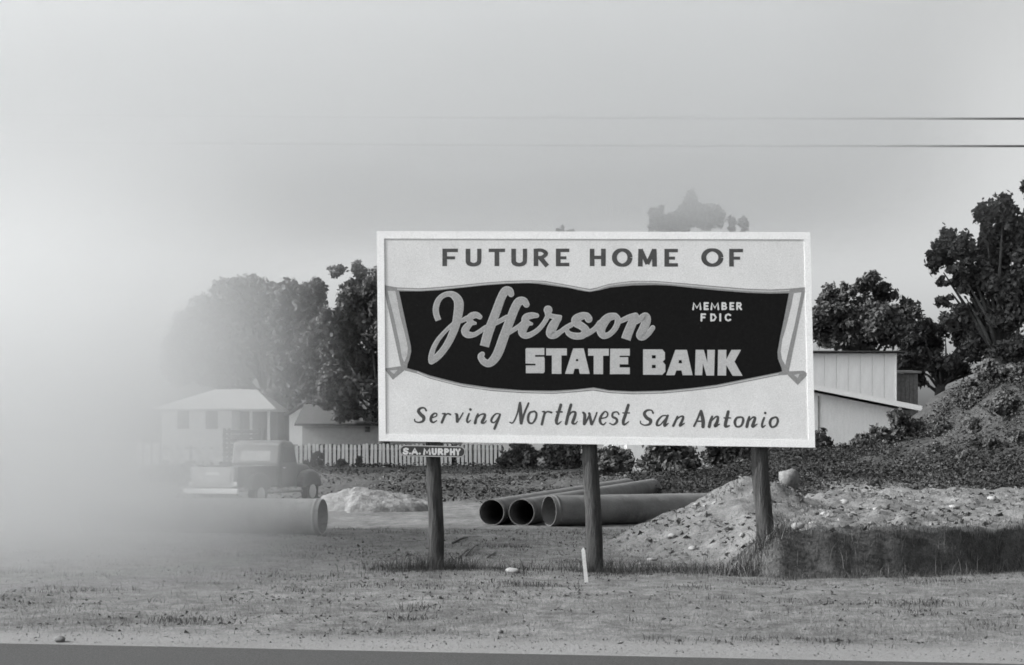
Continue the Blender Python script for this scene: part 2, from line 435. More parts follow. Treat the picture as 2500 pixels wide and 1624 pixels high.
M_POST = mat('post_bark', 0.055, 0.6, 9, 0.95, 1.0, 26, spec=0.1, stretch=(3, 3, 0.35))
bn_ = Vector((BS, -1, 0)).normalized()     # points at the viewer
def onboard(px, py, off=0.0):
    k = (px-PX0)/FPX
    Y = (BY-BS*0.95)/(1-BS*k)
    return Vector((k*Y, Y, EYE-(py-PY0)/FPX*Y))+bn_*off
bb = thing('billboard', 'large white billboard on three round posts announcing a future state bank', 'billboard', onboard(1455, 1395))
bb.location.z = 0
def L(p): return Vector(p)-Vector(bb.location)
TL, TR, BR, BL = (920, 565), (1978, 567), (1990, 1093), (925, 1077)
def quad_prism(corners, off0, off1, name, m, parent):
    a = [L(onboard(*c, off0)) for c in corners]; b = [L(onboard(*c, off1)) for c in corners]
    mb = MB(); n = len(corners); mb.v = [tuple(p) for p in a+b]
    mb.f.append(tuple(range(n))[::-1]); mb.f.append(tuple(n+k for k in range(n)))
    for k in range(n): j = (k+1) % n; mb.f.append((k, j, n+j, n+k))
    return mb.build(name, m, parent)
panel = quad_prism([(924, 569), (1974, 571), (1986, 1089), (929, 1073)], -0.045, 0.0, 'panel', M_BOARD, bb)
ITL, ITR, IBR, IBL = (938, 583), (1963, 585), (1974, 1075), (942, 1060)
for cs in ([TL, TR, ITR, ITL], [TR, BR, IBR, ITR], [BR, BL, IBL, IBR], [BL, TL, ITL, IBL]):
    quad_prism([(x, y) for x, y in cs], -0.06, 0.007, 'frame_rail', M_FRAME, bb)

def P5(x, y): return (915+x*.1876, 670+y*.1876)
def P6(x, y): return (1850+x*.1875, 670+y*.1875)
def PA(x, y): return (1020+x*.15526, 680+y*.15526)
def PB(x, y): return (1300+x*.15526, 680+y*.15526)
def P1(x, y): return (900+x*.3752, 540+y*.3752)
def P2(x, y): return (1450+x*.3751, 540+y*.3751)
def P3(x, y): return (990+x*.19748, 960+y*.19748)
def P4(x, y): return (1440+x*.20168, 960+y*.20168)
def PM(x, y): return (900+x*.25873, 1050+y*.25873)
import bmesh
from mathutils.geometry import tessellate_polygon
def flat(polys, off, name, m, parent, holes=None):
    """painted shapes: polygons in the board plane, triangulated"""
    vv, ff = [], []
    for p in polys:
        i = len(vv); vv += [tuple(L(onboard(x, y, off))) for x, y in p]
        for t in tessellate_polygon([[Vector((x, y, 0)) for x, y in p]]): ff.append(tuple(i+k for k in t))
    me = bpy.data.meshes.new(name); me.from_pydata(vv, [], ff); me.update(); me.materials.append(m)
    o = bpy.data.objects.new(name, me); C.objects.link(o); o.parent = parent; return o
def crom(pts, n=6):
    P = [pts[0]]+list(pts)+[pts[-1]]; out = []
    for i in range(1, len(P)-2):
        p0, p1, p2, p3 = [np.array(q, float) for q in P[i-1:i+3]]
        for k in range(n):
            t = k/n
            out.append(0.5*((2*p1)+(-p0+p2)*t+(2*p0-5*p1+4*p2-p3)*t*t+(-p0+3*p1-3*p2+p3)*t**3))
    out.append(np.array(pts[-1], float)); return out
class Brush:
    """brush strokes painted on the board; each stroke a strip with round or square ends"""
    def __init__(s, conv, off): s.conv = conv; s.off = off; s.v = []; s.f = []; s.k = 0; s.side = bn_
    def pt(s, x, y, o): return L(onboard(*s.conv(x, y), o))
    def stroke(s, pts, dw=0, rs=True, re=True, n=6, smooth=True):
        o = s.off+s.k*0.00002; s.k += 1
        c = crom(pts, n) if smooth and len(pts) > 2 else [np.array(p, float) for p in pts]
        i0 = len(s.v); m = len(c)
        for k, q in enumerate(c):
            d = c[min(k+1, m-1)][:2]-c[max(k-1, 0)][:2]; d = d/(np.hypot(*d)+1e-9); nrm = np.array((-d[1], d[0]))
            w = max(q[2]+dw, 2)/2
            a = q[:2]+nrm*w; b = q[:2]-nrm*w
            s.v += [tuple(s.pt(*a, o)), tuple(s.pt(*b, o))]
        for k in range(m-1): s.f.append((i0+2*k, i0+2*k+1, i0+2*k+3, i0+2*k+2))
        for flag, q in ((rs, c[0]), (re, c[-1])):
            if flag: s.dot(q[0], q[1], max(q[2]+dw, 2))
        return s
    def dot(s, x, y, dia):
        o = s.off+s.k*0.00002; s.k += 1; i = len(s.v); n = 14
        s.v += [tuple(s.pt(x+dia/2*math.cos(2*math.pi*k/n), y+dia/2*math.sin(2*math.pi*k/n), o)) for k in range(n)]
        s.f.append(tuple(range(i, i+n)))
    def build(s, name, m, parent):
        me = bpy.data.meshes.new(name); me.from_pydata(s.v, [], s.f); me.update(); me.materials.append(m)
        o = bpy.data.objects.new(name, me); C.objects.link(o); o.parent = parent; return o

# banner shape
top_out = [(934.9,695.7),(971,702),(1024,704),(1069,701),(1125,696),(1181,690),(1238,686),(1294,684.5),(1331,686),(1388,696),(1420,702),(1440,705.5),(1458,702),(1487.5,693),(1544,686),(1600,686),(1675,692),(1750,699),(1825,705),(1881,707),(1926,705),(1968,701)]
bot_out = [(1924,915),(1900,917),(1825,932),(1750,947),(1694,954),(1619,961),(1544,963),(1487,960),(1448,954),(1406,958),(1350,962),(1275,960),(1200,955),(1125,944),(1050,925),(1020,913),(989,905),(978,893)]
flat([top_out+bot_out], 0.0005, 'banner_border', M_EDGE, bb)
dark_pts = [(974,711),(1024,711.5),(1069,709),(1125,703),(1181,697),(1238,693),(1290,691.5),(1313,693),(1388,703),(1415,709),(1439,713),(1462,709),(1490,702),(1544,697),(1600,696),(1637,697.5),(1690,703),(1750,709),(1825,715),(1880,717),(1926,716),
            (1915,772.6),(1904,825),(1898,859),(1899,876),(1908,899),(1909,907),(1900,909.5),(1825,924.5),(1750,939.5),(1694,947),(1619,954),(1544,955.6),(1487,953),(1449,946),(1406,951),(1350,954),(1275,953),(1200,947),(1125,936),(1050,917),(1020,906),(994,899),(995,890),(1000,876),(1004,858),(1003,844),(996,813),(987,771)]
flat([dark_pts], 0.0010, 'banner_field', M_DARK, bb)
flat([[P5(*p) for p in ((165,215),(268,215),(330,540),(398,800),(430,960),(420,1060),(385,1140),(355,1080),(320,880),(250,560))]], 0.0010, 'ribbon', M_RIB, bb)
flat([[P6(*p) for p in ((470,245),(568,235),(480,660),(420,900),(358,1180),(315,1100),(300,1000),(320,850),(370,690),(440,400))]], 0.0010, 'ribbon', M_RIBR, bb)
flat([[P5(*p) for p in ((120,1225),(330,1195),(415,1200),(395,1240),(360,1272),(235,1372))]], 0.0008, 'ribbon_end', M_EDGE, bb)
flat([[P5(*p) for p in ((195,1252),(295,1243),(250,1297))]], 0.0013, 'ribbon_end', M_RIB, bb)
flat([[P6(*p) for p in ((392,1262),(600,1255),(655,1300),(520,1442),(392,1315))]], 0.0008, 'ribbon_end', M_EDGE, bb)
flat([[P6(*p) for p in ((470,1310),(545,1295),(520,1350))]], 0.0013, 'ribbon_end', M_RIB, bb)
# thin painted line along the banner edges
br = Brush(lambda x, y: (x, y), 0.0014)
br.stroke([(x, y+4.2, 3.2) for x, y in top_out[1:-1]]); br.stroke([(x, y-4, 2.6) for x, y in bot_out[1:-2]])
br.build('border_line', M_RIB, bb)

# script lettering, crop coordinates of two enlargements joined
o_ = 1803
J = [[(325,660,92),(290,560,95),(285,460,95),(320,350,90),(390,275,82),(490,243,88),(580,275,120),(640,360,145),(645,470,150),(625,600,140),(600,720,130),(555,850,125),(490,990,115),(400,1130,110),(300,1240,110),(215,1305,95)],
     [(215,1305,92),(212,1230,90),(245,1100,78),(315,970,72),(405,860,62),(500,765,62),(580,700,62),(680,670,66),(770,625,80)],
     [(975,605,80),(920,575,100),(850,590,110),(810,640,110),(840,690,90),(905,705,46)],
     [(850,690,80),(775,760,112),(745,830,125),(785,882,112),(880,885,80),(970,838,72),(1060,775,72),(1180,725,72),(1300,665,74),(1400,610,78)],
     [(1468,245,98),(1440,195,120),(1375,200,135),(1310,310,132),(1240,500,140),(1165,700,145),(1100,880,150),(1048,1068,145)],
     [(1708,410,100),(1665,355,118),(1590,365,135),(1530,460,138),(1470,610,140),(1400,790,145),(1335,970,150),(1270,1150,150),(1200,1270,140),(1115,1335,122),(1035,1305,110),(990,1230,100),(1015,1190,80)],
     [(1430,855,72),(1520,800,72),(1620,735,80),(1690,670,90)],
     [(1872,585,72),(1800,582,100),(1715,605,112),(1685,655,112),(1725,700,90),(1790,715,48)],
     [(1730,700,90),(1655,790,135),(1650,860,130),(1700,900,100),(1790,875,84),(1900,800,78),(1990,690,74),(2045,590,80)],
     [(o_+245,495,138),(o_+246,520,120),(o_+246,570,95)],
     [(o_+240,570,70),(o_+330,600,80),(o_+440,602,52)],
     [(o_+410,625,105),(o_+345,710,140),(o_+300,800,150),(o_+288,875,140),(o_+355,890,108),(o_+440,840,80),(o_+530,775,80),(o_+610,730,80)],
     [(o_+885,640,118),(o_+855,592,108),(o_+780,590,118),(o_+690,640,140),(o_+690,700,130),(o_+780,755,118),(o_+840,825,128),(o_+780,898,108),(o_+660,905,105),(o_+570,865,84),(o_+540,810,70)],
     [(o_+780,895,98),(o_+900,848,88),(o_+990,785,80),(o_+1060,700,90)],
     [(o_+1300,592,100),(o_+1200,612,130),(o_+1115,700,150),(o_+1075,810,140),(o_+1112,895,110),(o_+1200,885,88),(o_+1290,800,90),(o_+1338,700,95),(o_+1335,625,95),(o_+1290,592,95)],
     [(o_+1335,690,78),(o_+1430,650,80),(o_+1530,608,90),(o_+1620,590,105)],
     [(o_+1615,605,130),(o_+1560,720,142),(o_+1505,850,148),(o_+1468,958,150)],
     [(o_+1640,690,60),(o_+1710,630,110),(o_+1780,600,130),(o_+1790,670,140),(o_+1745,790,140),(o_+1695,895,130),(o_+1745,922,100),(o_+1830,855,90),(o_+1890,775,80)]]
ends = {4: (True, False), 16: (True, False), 0: (False, True)}
b1 = Brush(PA, 0.0015); b2 = Brush(PA, 0.0025)
for k, st in enumerate(J):
    rs, re = ends.get(k, (True, True))
    b1.stroke(st, 0, rs, re); b2.stroke(st, -26, rs, re)
b1.build('script_lettering', M_LETE, bb); b2.build('script_lettering', M_LET, bb)
SB = [[PA(*p) for p in ((1710,1095),(1990,1095),(1990,1205),(1845,1205),(1845,1232),(1985,1232),(1995,1260),(1995,1470),(1975,1490),(1700,1490),(1700,1368),(1852,1368),(1852,1342),(1695,1338),(1695,1110))],
      [PB(*p) for p in ((215,1100),(540,1100),(540,1210),(455,1210),(455,1500),(305,1500),(305,1210),(215,1210))],
      [PB(*p) for p in ((640,1100),(805,1100),(900,1500),(745,1500),(728,1420),(662,1420),(640,1500),(512,1500))],
      [PB(*p) for p in ((875,1105),(1200,1105),(1200,1215),(1110,1215),(1110,1505),(962,1505),(962,1215),(875,1215))],
      [PB(*p) for p in ((1222,1105),(1530,1105),(1530,1215),(1370,1215),(1370,1238),(1505,1238),(1505,1350),(1370,1350),(1370,1400),(1530,1400),(1530,1505),(1218,1505))],
      [P2(*p) for p in ((320,835),(445,835),(462,855),(462,900),(448,915),(465,935),(465,980),(445,1000),(320,1000))],
      [P2(*p) for p in ((530,838),(605,838),(642,1003),(577,1003),(570,972),(537,972),(525,1003),(470,1003))],
      [P2(*p) for p in ((662,838),(715,838),(738,920),(738,838),(787,838),(782,1005),(732,1005),(709,925),(705,1003),(657,1003))],
      [P2(*p) for p in ((808,838),(862,838),(862,900),(895,838),(957,838),(915,915),(967,1007),(903,1007),(862,938),(860,1005),(805,1005))]]
for q in SB: flat([q], 0.0015, 'letter', M_LETE, bb)
for q in ([P2(*p) for p in ((377,873),(402,873),(402,894),(377,894))], [P2(*p) for p in ((377,936),(402,936),(402,957),(377,957))],
          [PB(*p) for p in ((685,1268),(715,1268),(722,1300),(680,1300))], [P2(*p) for p in ((553,905),(570,905),(574,925),(550,925))]):
    flat([q], 0.0020, 'letter_counter', M_DARK, bb)

# heading
def heading():
    b = Brush(lambda x, y: (x, y), 0.0008); W, T = 11.5, 8.5
    def s(*p, w=W): b.stroke([(x, y, w) for x, y in p], 0, False, False, smooth=False)
    t, bo = 607.5, 650
    def F_(x, tt, bb_, w=38):
        s((x+W/2, tt), (x+W/2, bb_)); s((x, tt+4), (x+w, tt+4), w=T); s((x+6, (tt+bb_)/2+1), (x+w-7, (tt+bb_)/2+1), w=T-1)
    def U_(x, tt, bb_):
        b.stroke([(x+5.5, tt, W), (x+5.5, bb_-20, W), (x+7, bb_-8, W), (x+19, bb_-3.5, 9), (x+31, bb_-8, W-1), (x+33, bb_-20, W-1), (x+33, tt, W-1)], 0, False, False)
    def T_(x, tt, bb_): s((x, tt+4), (x+40, tt+4), w=T); s((x+20, tt), (x+20, bb_))
    def R_(x, tt, bb_):
        s((x+5.5, tt), (x+5.5, bb_))
        b.stroke([(x+3, tt+4, T), (x+20, tt+4, T), (x+30, tt+12, W-1), (x+20, tt+21, T), (x+5, tt+21.5, T)], 0, False, False)
        s((x+16, tt+22), (x+33, bb_))
    def E_(x, tt, bb_, w=33):
        F_(x, tt, bb_, w); s((x, bb_-4), (x+w, bb_-4), w=T)
    def H_(x, tt, bb_): s((x+5.5, tt), (x+5.5, bb_)); s((x+33, tt), (x+33, bb_)); s((x+4, (tt+bb_)/2), (x+34, (tt+bb_)/2), w=T)
    def O_(x, tt, bb_, w=50):
        cx, cy_ = x+w/2, (tt+bb_)/2; rx, ry = w/2-6, (bb_-tt)/2-3.5
        b.stroke([(cx+rx*math.cos(a), cy_+ry*math.sin(a), 8+4.5*abs(math.cos(a))) for a in [2*math.pi*k/16 for k in range(17)]], 0, False, False)
    def M_(x, tt, bb_):
        s((x+5, bb_), (x+6, tt)); s((x+40, bb_), (x+39, tt)); s((x+6, tt+1), (x+22.5, bb_-6), w=10); s((x+39, tt+1), (x+22.5, bb_-6), w=10)
    t2, bo2 = 608, 651
    for fn, *ar in ((F_, 1080, t, bo), (U_, 1137, t, bo), (T_, 1193, t, bo), (U_, 1248.5, t, bo), (R_, 1303, t, bo), (E_, 1357, t, bo), (H_, 1440, t, bo),
                    (O_, 1494, t2-1, bo2), (M_, 1558, t2, bo2), (E_, 1622, t2, bo2), (O_, 1712, t2-1, bo2, 54), (F_, 1780, t2, bo2, 34)):
        b.v, b.f, b.k = [], [], 0
        fn(*ar); b.build('letter', M_BLK, bb)
heading()
# slogan
sl3 = [[(255,215,22),(235,185,18),(190,185,25),(160,220,38),(190,265,42),(225,300,42),(215,345,30),(165,362,18),(120,350,16),(112,325,14)],
 [(325,305,14),(380,285,14),(385,255,16),(355,252,20),(320,290,32),(315,340,32),(345,362,20),(385,340,12)],
 [(455,255,12),(490,260,28),(470,310,30),(450,362,30)], [(475,290,14),(520,255,18),(555,265,22)],
 [(615,255,14),(635,270,34),(640,350,36)], [(640,355,20),(680,300,16),(710,245,14)],
 [(785,255,20),(760,330,26),(770,362,18),(805,335,10)], [(802,202,32),(803,203,32)],
 [(895,260,24),(875,310,30),(860,370,34)], [(880,310,14),(930,265,16),(980,262,26),(970,310,34),(945,360,34),(975,368,18),(1000,340,10)],
 [(1170,260,14),(1120,255,16),(1075,300,24),(1060,345,24),(1090,365,16),(1130,330,14),(1165,265,14)], [(1170,262,20),(1140,340,30),(1100,440,28)],
 [(1290,360,14),(1320,370,14),(1350,330,16),(1385,240,18),(1410,130,24)], [(1415,120,26),(1420,200,40),(1430,370,38)], [(1440,360,20),(1465,260,24),(1520,125,22)],
 [(1600,225,18),(1540,240,24),(1515,300,30),(1525,360,26),(1570,370,20),(1610,310,26),(1618,250,24),(1590,222,18)],
 [(1690,230,12),(1720,235,26),(1705,300,28),(1685,385,30)], [(1710,275,14),(1750,230,18),(1805,240,24)],
 [(1920,145,34),(1895,230,36),(1865,340,38),(1880,382,24),(1925,350,10)], [(1865,232,18),(1935,232,18)],
 [(2045,145,34),(2010,270,36),(1985,380,34)], [(1995,320,14),(2050,240,18),(2100,240,28),(2085,310,36),(2065,365,34),(2095,380,18),(2125,350,10)],
 [(2195,240,24),(2215,270,36),(2210,380,36)], [(2225,370,20),(2280,260,22)], [(2270,250,26),(2300,380,38)], [(2310,380,20),(2340,310,18),(2365,240,16)]]
sl4 = [[(120,310,14),(200,290,16),(215,245,18),(180,225,18),(130,290,30),(125,350,30),(160,382,18),(195,355,12)],
 [(350,255,18),(330,228,14),(280,240,22),(275,285,26),(320,310,28),(325,350,30),(285,382,18),(240,365,12)],
 [(465,145,34),(430,260,36),(405,340,36),(415,382,24),(470,345,10)], [(400,240,14),(480,240,14)],
 [(765,240,22),(745,208,16),(690,210,24),(660,250,36),(690,300,40),(735,330,40),(720,375,28),(660,388,16),(615,365,14),(612,340,12)],
 [(945,275,16),(880,275,16),(825,330,26),(810,385,26),(850,385,16),(900,330,14),(940,280,14)], [(945,270,22),(915,340,36),(905,395,30),(950,365,10)],
 [(1060,285,24),(1035,340,26),(1010,395,28)], [(1025,350,12),(1085,290,16),(1130,285,24),(1115,340,30),(1090,395,28),(1145,365,10)],
 [(1340,220,24),(1300,320,22),(1260,400,22)], [(1345,220,36),(1370,330,44),(1370,405,40)], [(1300,340,16),(1365,340,16)],
 [(1480,285,26),(1460,340,34),(1445,405,36)], [(1470,340,14),(1520,290,18),(1550,290,26),(1540,350,36),(1515,400,34),(1570,375,10)],
 [(1675,225,34),(1655,310,38),(1640,400,36),(1690,395,14)], [(1625,300,16),(1700,300,16)],
 [(1830,290,18),(1780,300,26),(1755,350,32),(1775,405,22),(1830,395,24),(1855,340,30),(1850,300,24),(1820,288,18)],
 [(1930,290,26),(1915,340,34),(1900,405,36)], [(1925,340,14),(1970,295,18),(2000,300,28),(1985,350,36),(1970,405,34),(2025,375,10)],
 [(2110,300,24),(2085,370,26),(2090,412,22),(2125,390,10)], [(2122,240,28),(2123,241,28)],
 [(2250,290,18),(2200,310,26),(2180,360,32),(2200,410,22),(2250,395,24),(2275,340,28),(2265,300,24),(2240,290,18)]]
def slogan(strokes, sizes, conv):
    k = 0
    for n in sizes:
        b = Brush(conv, 0.0008)
        for st in strokes[k:k+n]: b.stroke(st, 3)
        b.build('letter', M_BLK, bb); k += n
slogan(sl3, (1, 1, 2, 2, 2, 2, 2, 3, 1, 2, 2, 2, 4), P3)
slogan(sl4, (1, 1, 2, 1, 2, 2, 3, 2, 2, 1, 2, 2, 1), P4)

# small block capitals made of straight strokes on a 0..1 grid
GL = {'M': [[(0,1),(.08,0),(.5,.8),(.92,0),(1,1)]], 'E': [[(0,0),(0,1)],[(0,.02),(1,.02)],[(0,.5),(.85,.5)],[(0,.98),(1,.98)]],
      'B': [[(0,0),(0,1)],[(0,.02),(.7,.04),(.85,.25),(.7,.48),(0,.5)],[(0,.5),(.8,.52),(1,.75),(.8,.96),(0,.98)]],
      'R': [[(0,0),(0,1)],[(0,.02),(.75,.04),(.95,.27),(.75,.5),(0,.52)],[(.45,.52),(1,1)]], 'F': [[(0,0),(0,1)],[(0,.02),(1,.02)],[(0,.5),(.85,.5)]],
      'D': [[(0,0),(0,1)],[(0,.02),(.6,.06),(1,.5),(.6,.94),(0,.98)]], 'I': [[(.5,0),(.5,1)]], 'C': [[(1,.15),(.6,0),(.15,.15),(0,.5),(.15,.85),(.6,1),(1,.85)]],
      'S': [[(.95,.12),(.55,0),(.1,.15),(.15,.42),(.6,.52),(.95,.72),(.75,.98),(.3,1),(0,.86)]], 'A': [[(0,1),(.5,0),(1,1)],[(.2,.68),(.8,.68)]],
      '.': [[(.4,.95),(.6,.95)]], 'U': [[(0,0),(0,.7),(.25,.98),(.75,.98),(1,.7),(1,0)]], 'P': [[(0,0),(0,1)],[(0,.02),(.75,.04),(.98,.27),(.75,.5),(0,.54)]],
      'H': [[(0,0),(0,1)],[(1,0),(1,1)],[(0,.5),(1,.5)]], 'Y': [[(0,0),(.5,.5),(1,0)],[(.5,.5),(.5,1)]]}
def caps(conv, off, spec, y0, y1, w, m, parent):
    for ch, x0, x1, dy in spec:
        b = Brush(conv, off)
        for st in GL[ch]:
            b.stroke([(x0+w/2+u*(x1-x0-w), y0+dy+w/2+v*(y1-y0-w), w) for u, v in st], 0, True, True, smooth=False)
        b.build('letter', m, parent)
caps(P2, 0.0015, [('M',640,700,0),('E',714,748,0),('M',758,816,0),('B',830,868,0),('E',882,914,0),('R',926,964,0)], 527, 580, 12, M_PALE, bb)
caps(P2, 0.0015, [('F',694,730,0),('D',757,800,0),('I',812,832,0),('C',850,893,0)], 600, 654, 12, M_PALE, bb)

# posts (behind the board, a little out of plumb)
def post(px_top, px_base, py_base, w_top, w_base):
    yb = onboard(px_base, py_base).y+0.06+0.09
    x0 = X_(px_base, yb); x1 = X_(px_top, yb)
    g = gz(x0, yb)
    p0 = Vector((x0+(x0-x1)*0.12, yb, g-0.25)); p1 = Vector((x1, yb, Z_(1120, yb))); p2 = p1+(p1-Vector((x0, yb, g)))*1.75
    p2.z = 3.55
    pts_, rr = [], []
    for k in range(13):
        t = k/12; q = p0.lerp(p2, t)
        q.x += 0.006*math.sin(k*1.7+px_top); q.y += 0.005*math.cos(k*2.1)
        pts_.append(L(q)); rr.append((w_base+(w_top-w_base)*min(1, t*1.5))/2*yb/FPX*(1+0.025*math.sin(k*2.7+px_top)))
    MB().tube(pts_, rr, 20).build('post', M_POST, bb, smooth=True)
post(1059, 1068, 1388, 35, 38); post(1442, 1455, 1385, 36, 42); post(1853, 1870, 1392, 39, 44)
# cross rails behind the board
for py in (640, 840, 1030):
    a, c = onboard(945, py, -0.075), onboard(1965, py+6, -0.075)
    MB().tube([L(a), L(c)], [0.035, 0.035], 4).build('back_rail', M_POST, bb)

# name plate of the sign maker hanging below
npx = thing('name_plate', 'small dark rounded name plate reading S.A. MURPHY below the billboard', 'sign', onboard(1055, 1117))
_bb = bb; bb = npx
M_PLATE = mat('plate_black', 0.035, 0.2, 20, 0.5)
def pill(x0, x1, y0, y1, tilt, conv):
    r_ = (y1-y0)/2; cy_ = (y0+y1)/2; out = []
    for k in range(13): a = math.pi/2+math.pi*k/12; out.append((x0+r_+r_*math.cos(a), cy_-r_*math.sin(a)*-1))
    for k in range(13): a = -math.pi/2+math.pi*k/12; out.append((x1-r_+r_*math.cos(a), cy_-r_*math.sin(a)*-1))
    return [conv(x, y+tilt*(x-x0)/(x1-x0)) for x, y in out]
quad_prism(pill(292, 914, 140, 248, 12, PM), -0.02, 0.0, 'plate', M_PLATE, npx)
quad_prism([PM(560, 120), PM(700, 122), PM(700, 150), PM(560, 150)], -0.03, -0.021, 'hanger', M_POST, npx)
lo = pill(297, 909, 146, 242, 12, PM)
b = Brush(lambda x, y: (x, y), 0.0015); lo2 = lo+[lo[0]]
b.stroke([(x, y, 1.5) for x, y in lo2], 0, False, False, n=1, smooth=False); b.build('plate_outline', M_LETE, npx)
caps(PM, 0.001, [('S',320,380,0),('.',378,402,0),('A',402,468,1),('.',470,494,1),('M',514,588,3),('U',594,644,4),('R',652,706,5),('P',712,762,6),('H',766,816,7),('Y',818,868,8)], 166, 234, 19, M_PALE, npx)
bb = _bb

# ---------------------------------------------------------------- pipes
M_PIPE = mat('pipe_concrete', 0.30, 0.22, 3, 0.85, 0.3, 40, spots=(5, 0.62, 0.2))
M_STEEL = mat('pipe_steel', 0.12, 0.3, 3, 0.75, 0.25, 40, spots=(4, 0.6, 0.14))
def pipe(label, p0, p1, rad, m, group, wall=0.012, sink=0.0, zmax=0.12):
    """p0 near mouth, p1 far end, given on the ground"""
    a = Vector((p0[0], p0[1], gz(*p0)+rad-sink)); c = Vector((p1[0], p1[1], min(gz(*p1), zmax)+rad-sink))
    o = thing('pipe', label, 'pipe', (a.x, a.y, a.z-rad), group)
    d = (c-a); ln = d.length; d.normalize(); s = d.cross(Vector((0,0,1))).normalized(); u = s.cross(d)
    n = 36
    def ring(t, r_): return [a+d*t+(s*math.cos(2*math.pi*k/n)+u*math.sin(2*math.pi*k/n))*r_-Vector(o.location) for k in range(n)]
    mb = MB(); rings = []
    N = 14
    prof = [(ln*k/N, rad*(1+0.004*math.sin(k*1.9))) for k in range(N+1)]
    for t, r_ in prof: rings.append(ring(t, r_))
    for t, r_ in reversed(prof): rings.append(ring(t, r_-wall))
    for rg in rings: mb.v += [tuple(p) for p in rg]
    R = len(rings)
    for q in range(R):
        q2 = (q+1) % R
        for k in range(n): k2 = (k+1) % n; mb.f.append((q*n+k, q*n+k2, q2*n+k2, q2*n+k))
    b_ = mb.build('barrel', m, o, smooth=True)
    es = b_.modifiers.new('es', 'EDGE_SPLIT'); es.split_angle = RAD(50)
    # welded joint bands
    for f in (0.02, 0.985):
        mb = MB(); t = ln*f
        r0, r1 = ring(t-0.03, rad+0.006), ring(t+0.03, rad+0.006); i0, i1 = ring(t-0.031, rad-0.004), ring(t+0.031, rad-0.004)
        for rg in (i0, r0, r1, i1): mb.v += [tuple(p) for p in rg]
        for q in range(3):
            for k in range(n): k2 = (k+1) % n; mb.f.append((q*n+k, q*n+k2, (q+1)*n+k2, (q+1)*n+k))
        mb.build('rim', m, o, smooth=True)
    return o
pipe('single pale pipe lying alone left of the billboard, fading into the mist', (-3.02, 22.7), (-7.0, 23.4), 0.287, M_PIPE, 'large pipes on the lot')
pipe('leftmost of three dark pipes with round open mouths behind the billboard posts', (-0.36, 25.0), (2.95, 36.3), 0.232, M_STEEL, 'large pipes on the lot')
pipe('middle of three dark pipes, slanting back behind the centre post', (0.165, 24.85), (3.55, 36.0), 0.236, M_STEEL, 'large pipes on the lot')
pipe('rightmost of three dark pipes, running sideways to the dirt heap', (0.64, 24.7), (4.9, 26.9), 0.266, M_STEEL, 'large pipes on the lot')

# ---------------------------------------------------------------- sand piles, rocks, sticks, stake
M_SAND = mat('pale_sand', 0.165, 0.35, 9, 0.95, 0.9, 25)
def pile(label, cx, cyy, rx, ry, hgt, skew=0.0, seed=0):
    o = thing('sand_pile', label, 'sand pile', (cx, cyy, gz(cx, cyy)))
    n = 60; xs = np.linspace(-1.1, 1.1, n); Xg, Yg = np.meshgrid(xs, xs)
    d = np.sqrt((Xg-skew)**2+Yg**2)/np.where(Xg < skew, 1+skew, 1-skew)
    z = hgt*np.clip(1-d, 0, 1)**0.8
    z = z*(1+0.35*fbm(Xg*3+seed, Yg*3, 3, 80+seed))+0.13*hgt*fbm(Xg*9, Yg*7, 3, 83)+0.22*hgt*fbm(Xg*24, Yg*19, 3, 81)-0.40*sstep(0.72, 1.05, d)-0.05
    Vp = np.stack([Xg.ravel()*rx, Yg.ravel()*ry, z.ravel()], 1)
    # lay it on the terrain
    Vp[:, 2] += height(Vp[:, 0]+cx, Vp[:, 1]+cyy)[0]-gz(cx, cyy)
    i = (np.arange(n-1)[:, None]*n+np.arange(n-1)[None, :]).ravel()
    np_mesh('mound', Vp, np.stack([i, i+1, i+n+1, i+n], 1), M_SAND, o, smooth=True)
pile('low pale sand pile between the pickup truck and the left billboard post', X_(915, 31.5), 31.5, 1.85, 1.5, 0.56, -0.25, 1)
pile('small pale sand pile in the mist beside the truck', X_(440, 35), 35, 0.9, 0.8, 0.30, 0.1, 2)

M_ROCK = mat('pale_rock', 0.27, 0.2, 8, 0.9, 0.4, 30)
M_ROCKD = mat('dark_rock', 0.14, 0.25, 8, 0.9, 0.4, 30)
def rock_mesh(seed, m):
    bm = bmesh.new(); bmesh.ops.create_icosphere(bm, subdivisions=2, radius=1)
    rr = random.Random(seed); ph = [rr.uniform(0, 6) for _ in range(6)]
    for v in bm.verts:
        c = v.co; k = 1+0.16*math.sin(3*c.x+ph[0])+0.14*math.sin(4*c.y+ph[1])+0.12*math.sin(5*c.z+ph[2])+0.08*math.sin(9*c.x+7*c.y+ph[3])
        v.co = c*k
    me = bpy.data.meshes.new('rock'); bm.to_mesh(me); bm.free(); me.materials.append(m); me.polygons.foreach_set('use_smooth', [True]*len(me.polygons)); return me
rmesh = [rock_mesh(s, M_ROCK) for s in range(4)]; rdark = rock_mesh(9, M_ROCKD)
def rock(px, py, Y, w, h, label, me, group=None, name='rock', cat='rock', depth=1.0):
    x = X_(px, Y); o = bpy.data.objects.new(name, me); C.objects.link(o)
    sx = w/2/FPX*Y; sz = h/2/FPX*Y
    o.location = (x, Y, gz(x, Y)+sz*0.45); o.scale = (sx, sx*depth, sz); o.rotation_euler = (0, 0, rng.uniform(0, 6))
    tag(o, label, cat, group); return o
bo = rock(1925, 1160, 33, 46, 62, 'rounded pale boulder on the dirt flat beyond the right billboard post', rmesh[0], name='boulder', cat='boulder')
bo.location.z = Z_(1138, 33)-bo.scale.z; bo.rotation_euler = (0.5, 0.4, 1)
bo.data = bo.data.copy(); bo.data.materials[0] = M_CLOD
rock(1250, 1404, 15.9, 34, 14, 'flat pale stone in the grass between left and centre posts', rmesh[1])
